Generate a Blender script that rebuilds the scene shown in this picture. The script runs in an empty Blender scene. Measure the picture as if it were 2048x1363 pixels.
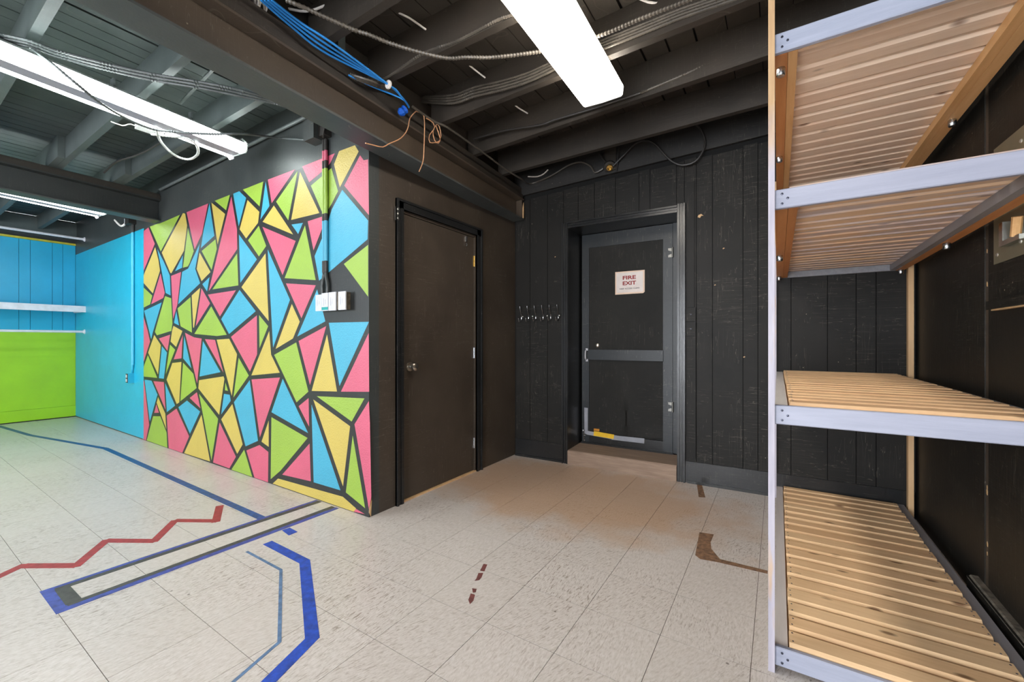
import bpy, math, random
from mathutils import Vector, Matrix
random.seed(7)
S = bpy.context.scene
COL = S.collection

# ---------------------------------------------------------------- camera, world, exposure
cam_d = bpy.data.cameras.new('camera')
cam_d.sensor_width = 36.0
cam_d.lens = 835.0 / 2048.0 * 36.0
cam_d.clip_start = 0.02
cam_o = bpy.data.objects.new('camera', cam_d)
cam_o.location = (0.0, 0.0, 1.14)
cam_o.rotation_euler = (math.radians(90), 0, math.radians(32.5))
COL.objects.link(cam_o)
S.camera = cam_o

world = bpy.data.worlds.new('world')
S.world = world
world.use_nodes = True
wb = world.node_tree.nodes['Background']
wb.inputs[0].default_value = (0.90, 0.94, 1.0, 1)
wb.inputs[1].default_value = 14.0

LAMP_COOL = ((0.90, 1.0, 0.98), 17.0)
LAMP_WARM = ((1.0, 0.92, 0.81), 21.0)

vs = S.view_settings
vs.view_transform = 'Standard'
vs.look = 'None'
vs.gamma = 1.0
vs.use_curve_mapping = False
vs.exposure = 0.55
S.cycles.use_denoising = True
S.cycles.max_bounces = 8
S.cycles.diffuse_bounces = 4
S.cycles.glossy_bounces = 3
S.cycles.sample_clamp_indirect = 6.0

# ---------------------------------------------------------------- helpers
def lin(c):
    return tuple((x / 255 / 12.92) if x / 255 <= 0.04045 else ((x / 255 + 0.055) / 1.055) ** 2.4 for x in c) + (1.0,)

class NT:
    def __init__(s, name):
        s.m = bpy.data.materials.new(name); s.m.use_nodes = True
        s.t = s.m.node_tree; s.b = s.t.nodes['Principled BSDF']
    def n(s, typ, **kw):
        nd = s.t.nodes.new(typ)
        for k, v in kw.items():
            if k in nd.inputs: nd.inputs[k].default_value = v
            else: setattr(nd, k, v)
        return nd
    def l(s, a, b): s.t.links.new(a, b)
    def coords(s, scale=(1, 1, 1), rnd=True, kind='Object'):
        tc = s.n('ShaderNodeTexCoord'); mp = s.n('ShaderNodeMapping'); mp.inputs['Scale'].default_value = scale
        src = tc.outputs[kind]
        if rnd:
            oi = s.n('ShaderNodeObjectInfo')
            ad = s.n('ShaderNodeVectorMath', operation='MULTIPLY_ADD')
            ad.inputs[1].default_value = (37.0, 23.0, 51.0)
            s.l(oi.outputs['Random'], ad.inputs[0]); s.l(src, ad.inputs[2]); src = ad.outputs[0]
        s.l(src, mp.inputs['Vector'])
        return mp.outputs[0]
    def noise(s, vec, scale, detail=4, rough=0.6):
        nd = s.n('ShaderNodeTexNoise'); nd.inputs['Scale'].default_value = scale
        nd.inputs['Detail'].default_value = detail; nd.inputs['Roughness'].default_value = rough
        s.l(vec, nd.inputs['Vector']); return nd.outputs['Fac']
    def ramp(s, fac, stops):
        nd = s.n('ShaderNodeValToRGB'); e = nd.color_ramp.elements
        while len(e) < len(stops): e.new(0.5)
        for k, (p, c) in enumerate(stops):
            e[k].position = p; e[k].color = c if len(c) == 4 else lin(c)
        s.l(fac, nd.inputs[0]); return nd.outputs[0]
    def mix(s, fac, a, b, mode='MIX'):
        nd = s.n('ShaderNodeMix', data_type='RGBA', blend_type=mode)
        if isinstance(fac, (int, float)): nd.inputs[0].default_value = fac
        else: s.l(fac, nd.inputs[0])
        for v, i in ((a, 6), (b, 7)):
            if isinstance(v, tuple): nd.inputs[i].default_value = v if len(v) == 4 else lin(v)
            else: s.l(v, nd.inputs[i])
        return nd.outputs[2]
    def math(s, op, a, b=0.0):
        nd = s.n('ShaderNodeMath', operation=op)
        for k, v in enumerate((a, b)):
            if isinstance(v, (int, float)): nd.inputs[k].default_value = v
            else: s.l(v, nd.inputs[k])
        return nd.outputs[0]
    def bump(s, h, strength=0.2, dist=0.01):
        nd = s.n('ShaderNodeBump'); nd.inputs['Strength'].default_value = strength
        nd.inputs['Distance'].default_value = dist
        s.l(h, nd.inputs['Height']); s.l(nd.outputs[0], s.b.inputs['Normal'])
    def out(s, col=None, rough=None, metal=None, spec=None):
        if col is not None:
            if isinstance(col, tuple): s.b.inputs['Base Color'].default_value = col if len(col) == 4 else lin(col)
            else: s.l(col, s.b.inputs['Base Color'])
        for nm, v in (('Roughness', rough), ('Metallic', metal), ('Specular IOR Level', spec)):
            if v is None: continue
            if isinstance(v, (int, float)): s.b.inputs[nm].default_value = v
            else: s.l(v, s.b.inputs[nm])
        return s.m

def plain(name, c, rough=0.5, metal=0.0, var=0.06, scale=12):
    t = NT(name); v = t.coords(rnd=True)
    f = t.noise(v, scale)
    a = tuple(max(0, x * (1 - var * 2)) for x in c); b = tuple(min(255, x * (1 + var)) for x in c)
    return t.out(t.ramp(f, [(0.3, a), (0.7, b)]), rough, metal)

def black_paint(name, c=(38, 36, 33), c2=(27, 26, 25), rough=0.5, scratch=1.0, grain=(14, 14, 2), scuff=(150, 142, 128), rnd=False, spec=0.5):
    t = NT(name)
    v = t.coords(rnd=rnd)
    vg = t.coords(grain, rnd=rnd)
    base = t.ramp(t.noise(v, 2.2, 5), [(0.32, c2), (0.68, c)])
    g = t.noise(vg, 6, 5)
    base = t.mix(t.math('MULTIPLY', g, 0.5), base, t.mix(0.5, base, c), 'MIX')
    # specks of chipped paint
    vo = t.n('ShaderNodeTexVoronoi'); vo.inputs['Scale'].default_value = 17
    t.l(v, vo.inputs['Vector'])
    gate = t.math('GREATER_THAN', t.noise(v, 3.1, 3), 0.60)
    spk = t.math('MULTIPLY', t.math('LESS_THAN', vo.outputs['Distance'], 0.055), gate)
    # long scratches
    scr = None
    for k, (sc, rot) in enumerate((((2.0, 2.0, 40.0), 0.7), ((30.0, 30.0, 1.6), -0.4))):
        tc = t.n('ShaderNodeTexCoord'); mp = t.n('ShaderNodeMapping')
        mp.inputs['Scale'].default_value = sc; mp.inputs['Rotation'].default_value = (rot * 0.4, rot, 0.3 * k)
        t.l(tc.outputs['Object'], mp.inputs['Vector'])
        n1 = t.noise(mp.outputs[0], 1.6, 2, 0.4)
        line = t.math('LESS_THAN', t.math('ABSOLUTE', t.math('SUBTRACT', n1, 0.5)), 0.004)
        gate2 = t.math('GREATER_THAN', t.noise(v, 1.7 + k, 3), 0.52)
        line = t.math('MULTIPLY', line, gate2)
        scr = line if scr is None else t.math('MAXIMUM', scr, line)
    dust = t.math('MULTIPLY', t.ramp(t.noise(v, 1.3, 6, 0.7), [(0.5, (0, 0, 0, 1)), (0.8, (1, 1, 1, 1))]), 0.10 * scratch)
    col = t.mix(dust, base, (110, 104, 96))
    col = t.mix(t.math('MULTIPLY', scr, 0.30 * scratch), col, scuff)
    col = t.mix(t.math('MULTIPLY', spk, 0.7 * scratch), col, (196, 184, 160))
    t.bump(t.math('ADD', t.math('MULTIPLY', g, 0.6), t.math('MULTIPLY', t.noise(v, 60, 2), 0.4)), 0.25, 0.004)
    return t.out(col, rough, 0.0, spec)

def wood(name, dark, light, knots=True, grain=(1.2, 16, 16), rough=0.6, wash=None, wash_amt=0.0):
    t = NT(name)
    v = t.coords(grain); v1 = t.coords((1, 1, 1))
    g = t.noise(v, 3.0, 6, 0.65)
    col = t.ramp(g, [(0.28, dark), (0.5, tuple((a + b) / 2 for a, b in zip(dark, light))), (0.72, light)])
    oi = t.n('ShaderNodeObjectInfo')
    tint = t.math('MULTIPLY', oi.outputs['Random'], 0.35)
    col = t.mix(tint, col, tuple(min(255, x * 1.08) for x in light))
    r2 = t.math('FRACT', t.math('MULTIPLY', oi.outputs['Random'], 17.3))
    col = t.mix(t.math('MULTIPLY', r2, 0.30), col, tuple(a * 0.72 + b * 0.28 for a, b in zip(dark, (190, 120, 90))))
    fine = t.noise(t.coords(tuple(x * 6 for x in grain)), 4.0, 3)
    col = t.mix(t.math('MULTIPLY', fine, 0.22), col, dark)
    if knots:
        ks = tuple(1.0 if x < 5 else 2.3 for x in grain)
        vo = t.n('ShaderNodeTexVoronoi'); vo.inputs['Scale'].default_value = 5.0
        t.l(t.coords(ks), vo.inputs['Vector'])
        gate = t.math('GREATER_THAN', t.noise(v1, 2.0, 1), 0.36)
        k = t.math('MULTIPLY', t.ramp(vo.outputs['Distance'], [(0.06, (1, 1, 1, 1)), (0.15, (0, 0, 0, 1))]), gate)
        col = t.mix(t.math('MULTIPLY', k, 0.8), col, (96, 56, 28))
    if wash:
        wf = t.ramp(t.noise(t.coords(tuple(x * 0.6 for x in grain)), 2.5, 4), [(0.42, (0, 0, 0, 1)), (0.56, (1, 1, 1, 1))])
        col = t.mix(t.math('MULTIPLY', wf, wash_amt), col, wash)
    t.bump(t.math('ADD', g, t.math('MULTIPLY', fine, 0.5)), 0.2, 0.003)
    return t.out(col, rough)

def paint(name, c, rough=0.50, var=0.05, bump=0.8, spec=0.9):
    t = NT(name); v = t.coords(rnd=False)
    f = t.noise(v, 3.0, 4)
    a = tuple(x * (1 - var) for x in c)
    col = t.ramp(f, [(0.3, a), (0.7, c)])
    peel = t.noise(v, 85, 3, 0.55)
    t.bump(t.math('ADD', peel, t.math('MULTIPLY', t.noise(v, 22, 2), 0.5)), bump, 0.004)
    return t.out(col, rough, 0.0, spec)

def emit(name, c, k):
    t = NT(name); t.out((235, 235, 232), 0.4)
    t.b.inputs['Emission Color'].default_value = c + (1,)
    t.b.inputs['Emission Strength'].default_value = k
    return t.m

M = {}
M['black_panel'] = black_paint('black_panel_paint', (29, 27, 24), (19, 18, 16), 0.6, 0.75, spec=0.3)
M['black_right'] = black_paint('black_right_paint', (36, 33, 28), (23, 21, 18), 0.5, 0.8, spec=0.35)
M['black_trim'] = black_paint('black_trim_paint', (36, 37, 38), (24, 25, 26), 0.28, 0.5)
M['black_door'] = black_paint('black_door_paint', (74, 65, 56), (58, 50, 43), 0.40, 0.8, (16, 16, 1.4))
M['black_cloth'] = black_paint('black_cloth', (37, 36, 33), (26, 25, 24), 0.7, 0.35, spec=0.3)
M['slate_door'] = black_paint('slate_blue_black_wood', (33, 39, 43), (19, 23, 26), 0.42, 0.8, (2, 14, 14))
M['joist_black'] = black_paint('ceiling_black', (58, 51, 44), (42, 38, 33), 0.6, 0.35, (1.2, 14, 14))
M['joist_grey'] = black_paint('ceiling_black_lit', (86, 95, 94), (66, 74, 74), 0.55, 0.3, (1.2, 14, 14))  # left bay's black paint, with the cool lamp light painted in
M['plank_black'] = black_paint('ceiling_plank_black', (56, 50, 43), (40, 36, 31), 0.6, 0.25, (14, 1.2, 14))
M['plank_grey'] = black_paint('ceiling_plank_black_lit', (74, 83, 82), (52, 60, 60), 0.6, 0.25, (14, 1.2, 14))  # plank black, cool lamp light painted in as on the joists
M['beam'] = black_paint('black_steel_paint', (86, 74, 62), (66, 57, 49), 0.42, 0.6)
M['flange'] = black_paint('charcoal_flange_paint', (74, 78, 77), (56, 60, 60), 0.5, 0.6)
M['box_side'] = plain('worn_box_side', (96, 86, 72), 0.7, 0, 0.2, 40)
M['worn_edge'] = plain('worn_black_edge', (112, 106, 96), 0.6, 0, 0.2, 30)
M['beam_grey'] = black_paint('charcoal_steel_paint', (50, 52, 52), (38, 41, 42), 0.42, 0.3)
M['line_ground'] = black_paint('mural_line_black', (40, 42, 42), (32, 34, 34), 0.45, 0.3)
M['hinge_dark'] = plain('dull_hinge_steel', (128, 126, 120), 0.4, 0.9)
M['header'] = black_paint('header_black', (38, 36, 34), (28, 27, 26), 0.6, 0.4)
M['wall_lit'] = black_paint('wall_black_lit', (64, 68, 67), (50, 54, 54), 0.42, 0.5)  # wall black lightened to paint in the lamp glare near the long light
M['void'] = plain('dark_void', (8, 8, 8), 0.9)
M['seam'] = plain('tile_seam_dirt', (74, 60, 46), 0.9)
M['P'] = paint('pink_wall_paint', (202, 84, 112))
M['G'] = paint('lime_wall_paint', (144, 176, 54))
M['Y'] = paint('yellow_wall_paint', (196, 173, 78))
M['B'] = paint('sky_blue_wall_paint', (54, 160, 190))
M['blue_wall'] = paint('bright_blue_wall_paint', (22, 172, 206), 0.40)
M['blue_panel'] = paint('bright_blue_panel_paint', (8, 176, 220), 0.4, 0.05, 0.1)
M['green_panel'] = paint('lime_green_panel_paint', (158, 212, 0), 0.4, 0.06, 0.1)
M['pine'] = wood('pine_slat', (216, 176, 130), (242, 208, 166))
M['pine_pink'] = wood('pine_slat_lightened', (226, 198, 172), (246, 226, 206))  # pine lightened to make up for weak light on the shelf underside
M['pine_wash'] = wood('pine_slat_grey_washed', (226, 188, 152), (244, 216, 184), wash=(184, 182, 198), wash_amt=0.6)  # pine base also lightened against dim light; the grey wash is paint
M['rail_orange'] = wood('stained_rail', (176, 112, 60), (208, 146, 90), grain=(14, 1.2, 14), knots=False)
M['ledger'] = wood('pine_ledger', (206, 156, 100), (230, 186, 132), grain=(14, 1.2, 14), knots=False)
M['post_wood'] = wood('pine_post', (196, 156, 110), (220, 184, 140), grain=(14, 14, 1.2), knots=False)
M['chip'] = plain('raw_wood_chip', (214, 176, 130), 0.7)
M['step_wood'] = wood('worn_step_wood', (104, 86, 74), (170, 148, 128), grain=(1.6, 14, 14), knots=False, rough=0.75)
M['rail_blue'] = wood('pale_blue_grey_painted_rail', (150, 158, 178), (180, 186, 204), grain=(1.0, 12, 12), knots=False, rough=0.45)
M['rail_grey'] = wood('grey_painted_rail', (124, 126, 132), (156, 158, 164), grain=(12, 1.0, 12), knots=False, rough=0.5)
M['rail_pale'] = wood('pale_grey_side_rail', (180, 178, 178), (210, 208, 208), grain=(12, 1.0, 12), knots=False, rough=0.5)
t = NT('front_post_half_painted')
v = t.coords((14, 14, 1.2)); v0 = t.coords((1, 1, 1), rnd=False)
g = t.noise(v, 3, 5)
raw = t.ramp(g, [(0.3, (182, 146, 106)), (0.7, (208, 176, 136))])
pnt = t.ramp(g, [(0.3, (166, 161, 174)), (0.7, (194, 188, 198))])
sx = t.n('ShaderNodeSeparateXYZ'); t.l(v0, sx.inputs[0])
zz = t.math('ADD', sx.outputs['Z'], t.math('MULTIPLY', t.noise(v0, 3.0, 3), 0.7))
f = t.ramp(t.math('MULTIPLY', zz, 0.4), [(0.84, (0, 0, 0, 1)), (0.90, (1, 1, 1, 1))])
bare = t.ramp(t.noise(t.coords((6, 6, 1.0), rnd=False), 2.6, 3), [(0.60, (0, 0, 0, 1)), (0.68, (1, 1, 1, 1))])
M['post_paint'] = t.out(t.mix(f, t.mix(t.math('MULTIPLY', bare, 0.7), pnt, raw), raw), 0.5)
M['chrome'] = plain('galvanised_steel', (196, 198, 200), 0.25, 1.0)
M['nickel'] = plain('brushed_nickel', (206, 200, 188), 0.28, 1.0)
M['brass'] = plain('brass', (210, 180, 110), 0.35, 1.0)
M['steel_plate'] = plain('steel_sheet', (168, 164, 140), 0.42, 0.75, 0.05, 3)
M['white_metal'] = plain('white_enamel', (228, 230, 228), 0.35, 0.0, 0.02)
M['white_plastic'] = plain('white_plastic', (200, 200, 206), 0.4, 0.0, 0.02)
M['slot_grey'] = plain('faint_grey_slot', (176, 174, 182), 0.5)
M['teal'] = plain('teal_sticker', (22, 150, 148), 0.5)
M['cable_black'] = plain('black_cable', (46, 43, 40), 0.5)
M['armour'] = plain('painted_armoured_cable', (84, 78, 70), 0.42, 0.0, 0.1)
M['armour_grey'] = plain('charcoal_armoured_cable', (92, 98, 98), 0.4, 0.0, 0.1)
M['armour_white'] = plain('pale_armoured_cable', (206, 208, 206), 0.35, 0.2)
M['white_cable'] = plain('white_cable', (236, 230, 224), 0.5)
M['grey_wire'] = plain('pale_grey_wire', (160, 152, 144), 0.5)
M['blue_cable'] = plain('blue_cable', (48, 140, 220), 0.4, 0.0, 0.03)
M['blue_wad'] = plain('deep_blue_plastic', (0, 84, 190), 0.5)
M['copper'] = plain('copper_wire', (214, 160, 120), 0.4, 0.3)
M['tape_blue'] = plain('blue_floor_tape', (26, 70, 176), 0.45, 0.0, 0.12, 30)
M['tape_slate'] = plain('faded_blue_floor_tape', (40, 82, 140), 0.45, 0.0, 0.12, 30)
M['tape_thin'] = plain('faded_thin_blue_tape', (92, 122, 160), 0.5, 0.0, 0.12, 30)
M['tape_indigo'] = plain('indigo_floor_tape', (64, 76, 158), 0.45, 0.0, 0.12, 30)
M['tape_black'] = plain('black_floor_tape', (72, 70, 66), 0.5, 0.0, 0.12, 30)
M['tape_red'] = plain('red_floor_tape', (160, 54, 58), 0.5, 0.0, 0.08, 30)
M['tape_maroon'] = plain('maroon_tape_scrap', (116, 66, 62), 0.6, 0.0, 0.12, 30)
M['stain_brown'] = plain('brown_glue_residue', (132, 100, 76), 0.7, 0.0, 0.16, 40)
M['duct_grey'] = plain('grey_duct_tape', (150, 152, 160), 0.4, 0.0, 0.04)
M['duct_yellow'] = plain('yellow_tape', (236, 190, 30), 0.45, 0.0, 0.04)
M['duct_orange'] = plain('orange_tape', (200, 132, 20), 0.5, 0.0, 0.05)
M['paper'] = plain('laminated_paper', (226, 214, 208), 0.4, 0.0, 0.02)
M['paper_edge'] = plain('laminate_edge', (232, 204, 180), 0.3, 0.0, 0.02)
M['ink_red'] = plain('red_ink', (150, 34, 34), 0.6)
M['ink_black'] = plain('black_ink', (40, 36, 40), 0.6)
M['yellow_trim'] = plain('yellow_strip_paint', (196, 186, 60), 0.5)
M['white_rail'] = plain('white_shelf_paint', (222, 222, 228), 0.4, 0.0, 0.03)
M['screw'] = plain('dark_screw', (70, 72, 84), 0.35, 0.7)
M['screw_bright'] = plain('bright_screw', (220, 216, 206), 0.3, 0.8)
M['conduit_grey'] = plain('grey_pipe_paint', (98, 104, 104), 0.45)
M['lens_cool'] = emit('cool_lens', *LAMP_COOL)
M['lens_cool_mid'] = emit('cool_lens_middle', (0.86, 0.86, 0.92), 0.03)
M['lens_cool_mid'].node_tree.nodes['Principled BSDF'].inputs['Base Color'].default_value = lin((140, 138, 150))  # greyed to paint the dim gap between the tubes into the lens
M['lens_warm'] = emit('warm_lens', *LAMP_WARM)
M['lens_warm_mid'] = emit('warm_lens_middle', (1.0, 0.97, 0.92), 1.0)
t = NT('clear_acrylic'); t.out((236, 238, 236), 0.15); t.b.inputs['Transmission Weight'].default_value = 0.6
M['acrylic'] = t.m
t = NT('window_glass')
tr = t.n('ShaderNodeBsdfTransparent'); gl = t.n('ShaderNodeBsdfGlossy'); gl.inputs['Roughness'].default_value = 0.02
ms = t.n('ShaderNodeMixShader'); ms.inputs[0].default_value = 0.06
t.l(tr.outputs[0], ms.inputs[1]); t.l(gl.outputs[0], ms.inputs[2])
t.l(ms.outputs[0], t.t.nodes['Material Output'].inputs['Surface'])
M['glass'] = t.m

# vinyl tile: cream with short dark flecks, each tile turned and tinted a little on its own
t = NT('vinyl_tile')
tc = t.n('ShaderNodeTexCoord'); oi = t.n('ShaderNodeObjectInfo')
geo = t.n('ShaderNodeNewGeometry')
rot = t.math('MULTIPLY', t.math('ROUND', oi.outputs['Random']), 0.35)
vr = t.n('ShaderNodeVectorRotate', rotation_type='Z_AXIS'); t.l(geo.outputs['Position'], vr.inputs['Vector']); t.l(rot, vr.inputs['Angle'])
def mapped(sc):
    mp = t.n('ShaderNodeMapping'); mp.inputs['Scale'].default_value = sc; t.l(vr.outputs[0], mp.inputs['Vector']); return mp.outputs[0]
mott = t.noise(mapped((30, 9, 1)), 4, 6, 0.7)
col = t.ramp(mott, [(0.28, (180, 170, 161)), (0.5, (202, 194, 188)), (0.72, (216, 209, 205))])
fl1 = t.noise(mapped((55, 8, 1)), 2.4, 3, 0.6)
fk = t.ramp(fl1, [(0.575, (0, 0, 0, 1)), (0.63, (1, 1, 1, 1))])
fl2 = t.noise(mapped((90, 20, 1)), 2.2, 2, 0.5)
fk2 = t.ramp(fl2, [(0.60, (0, 0, 0, 1)), (0.65, (1, 1, 1, 1))])
v_w = geo.outputs['Position']
gate = t.ramp(t.noise(v_w, 1.4, 3), [(0.40, (0.15, 0.15, 0.15, 1)), (0.62, (1, 1, 1, 1))])
fk = t.math('MULTIPLY', t.math('MAXIMUM', fk, t.math('MULTIPLY', fk2, 0.8)), gate)
col = t.mix(t.math('MULTIPLY', fk, 0.72), col, (112, 92, 72))
# ingrained traffic dirt in front of the two doors (a real stain with a shape of its own)
sx = t.n('ShaderNodeSeparateXYZ'); t.l(v_w, sx.inputs[0])
dx = t.math('MULTIPLY', t.math('ADD', sx.outputs['X'], 1.35), 0.60); dy = t.math('MULTIPLY', t.math('SUBTRACT', sx.outputs['Y'], 2.95), 1.0)
rr = t.math('SQRT', t.math('ADD', t.math('MULTIPLY', dx, dx), t.math('MULTIPLY', dy, dy)))
rr = t.math('ADD', rr, t.math('MULTIPLY', t.math('SUBTRACT', t.noise(v_w, 3.5, 4), 0.5), 0.7))
dirt = t.ramp(rr, [(0.50, (1, 1, 1, 1)), (0.80, (0, 0, 0, 1))])
col = t.mix(t.math('MULTIPLY', dirt, 0.62), col, (184, 140, 94))
col = t.mix(t.math('MULTIPLY', oi.outputs['Random'], 0.10), col, (168, 158, 146))
sp = t.n('ShaderNodeTexVoronoi'); sp.inputs['Scale'].default_value = 9; t.l(v_w, sp.inputs['Vector'])
spot = t.math('MULTIPLY', t.math('LESS_THAN', sp.outputs['Distance'], 0.05), t.math('GREATER_THAN', t.noise(v_w, 2.2, 2), 0.56))
col = t.mix(t.math('MULTIPLY', spot, 0.75), col, (88, 78, 68))
t.bump(mott, 0.08, 0.002)
M['tile'] = t.out(col, t.math('ADD', t.math('MULTIPLY', mott, 0.25), 0.22), 0.0, 0.5)

# ---------------------------------------------------------------- mesh building
class MB:
    def __init__(s): s.v = []; s.f = []; s.mi = []; s.cm = 0
    def add(s, vs, fs):
        k = len(s.v); s.v += [tuple(p) for p in vs]; s.f += [tuple(i + k for i in f) for f in fs]; s.mi += [s.cm] * len(fs); return s
    def box(s, x0, x1, y0, y1, z0, z1, f=None):
        c = [(x, y, z) for z in (z0, z1) for y in (y0, y1) for x in (x0, x1)]
        if f: c = [f(*p) for p in c]
        return s.add(c, [(0, 2, 3, 1), (4, 5, 7, 6), (0, 1, 5, 4), (2, 6, 7, 3), (0, 4, 6, 2), (1, 3, 7, 5)])
    def prism(s, pts, fn, d0, d1):
        """pts: 2-D outline; fn(a, b, d) -> 3-D point"""
        n = len(pts)
        vs = [fn(a, b, d0) for a, b in pts] + [fn(a, b, d1) for a, b in pts]
        fs = [tuple(range(n))[::-1], tuple(range(n, 2 * n))] + [(i, (i + 1) % n, n + (i + 1) % n, n + i) for i in range(n)]
        return s.add(vs, fs)
    def tube(s, path, r, n=8, closed=False, rfn=None):
        P = [Vector(p) for p in path]; m = len(P); up = Vector((0.12, 0.2, 1)); vs = []; fs = []
        for i, p in enumerate(P):
            tg = (P[min(i + 1, m - 1)] - P[max(i - 1, 0)]).normalized()
            a = tg.cross(up)
            if a.length < 1e-3: a = tg.cross(Vector((1, 0, 0)))
            a.normalize(); b = a.cross(tg).normalized()
            rr = rfn(i) if rfn else r
            vs += [tuple(p + (a * math.cos(2 * math.pi * k / n) + b * math.sin(2 * math.pi * k / n)) * rr) for k in range(n)]
        for i in range(m - 1):
            fs += [(i * n + k, i * n + (k + 1) % n, (i + 1) * n + (k + 1) % n, (i + 1) * n + k) for k in range(n)]
        fs += [tuple(range(n))[::-1], tuple(range((m - 1) * n, m * n))]
        return s.add(vs, fs)
    def lathe(s, prof, o, ax, n=20):
        """prof: (distance along axis, radius)"""
        ax = Vector(ax).normalized(); a = ax.orthogonal().normalized(); b = ax.cross(a); o = Vector(o); vs = []
        for d, r in prof:
            vs += [tuple(o + ax * d + (a * math.cos(2 * math.pi * k / n) + b * math.sin(2 * math.pi * k / n)) * r) for k in range(n)]
        m = len(prof); fs = []
        for i in range(m - 1):
            fs += [(i * n + k, i * n + (k + 1) % n, (i + 1) * n + (k + 1) % n, (i + 1) * n + k) for k in range(n)]
        fs += [tuple(range(n))[::-1], tuple(range((m - 1) * n, m * n))]
        return s.add(vs, fs)
    def build(s, name, mat, parent=None, smooth=False, base=None, kind=None):
        me = bpy.data.meshes.new(name)
        off = Vector(parent['_base']) if parent is not None and '_base' in parent.keys() else Vector(base or (0, 0, 0))
        me.from_pydata([tuple(Vector(p) - off) for p in s.v], [], s.f)
        mats = mat if isinstance(mat, (list, tuple)) else [mat]
        for m_ in mats: me.materials.append(M[m_] if isinstance(m_, str) else m_)
        if len(mats) > 1: me.polygons.foreach_set('material_index', s.mi)
        if smooth:
            me.polygons.foreach_set('use_smooth', [True] * len(me.polygons))
            me.set_sharp_from_angle(angle=math.radians(35))
        me.update()
        o = bpy.data.objects.new(name, me); COL.objects.link(o)
        if parent is not None:
            o.parent = parent
            o['_base'] = list(off)
        elif base is not None:
            o.location = base; o['_base'] = list(base)
        if kind: o['kind'] = kind
        return o

def thing(name, label, cat, loc=(0, 0, 0), group=None):
    o = bpy.data.objects.new(name, None); COL.objects.link(o)
    o.location = loc; o['_base'] = list(loc); o.empty_display_size = 0.05
    o['label'] = label; o['category'] = cat
    if group: o['group'] = group
    return o
def tag(o, label, cat, group=None):
    o['label'] = label; o['category'] = cat
    if group: o['group'] = group
    return o
def B(x0, x1, y0, y1, z0, z1, f=None): return MB().box(x0, x1, y0, y1, z0, z1, f)
def smooth_path(pts, step=0.02):
    P = [Vector(p) for p in pts]; out = []
    for i in range(len(P) - 1):
        p0 = P[max(i - 1, 0)]; p1 = P[i]; p2 = P[i + 1]; p3 = P[min(i + 2, len(P) - 1)]
        n = max(2, int((p2 - p1).length / step))
        for k in range(n):
            u = k / n
            out.append(0.5 * ((2 * p1) + (p2 - p0) * u + (2 * p0 - 5 * p1 + 4 * p2 - p3) * u * u + (3 * p1 - p0 - 3 * p2 + p3) * u ** 3))
    out.append(P[-1]); return out
def cable(pts, r, n=6): return MB().tube(smooth_path(pts, 0.025), r, n)
def armour(pts, r):
    path = smooth_path(pts, 0.0078)
    return MB().tube(path, r, 7, rfn=lambda i: r * (1.0 if i % 2 else 0.70))

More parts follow.
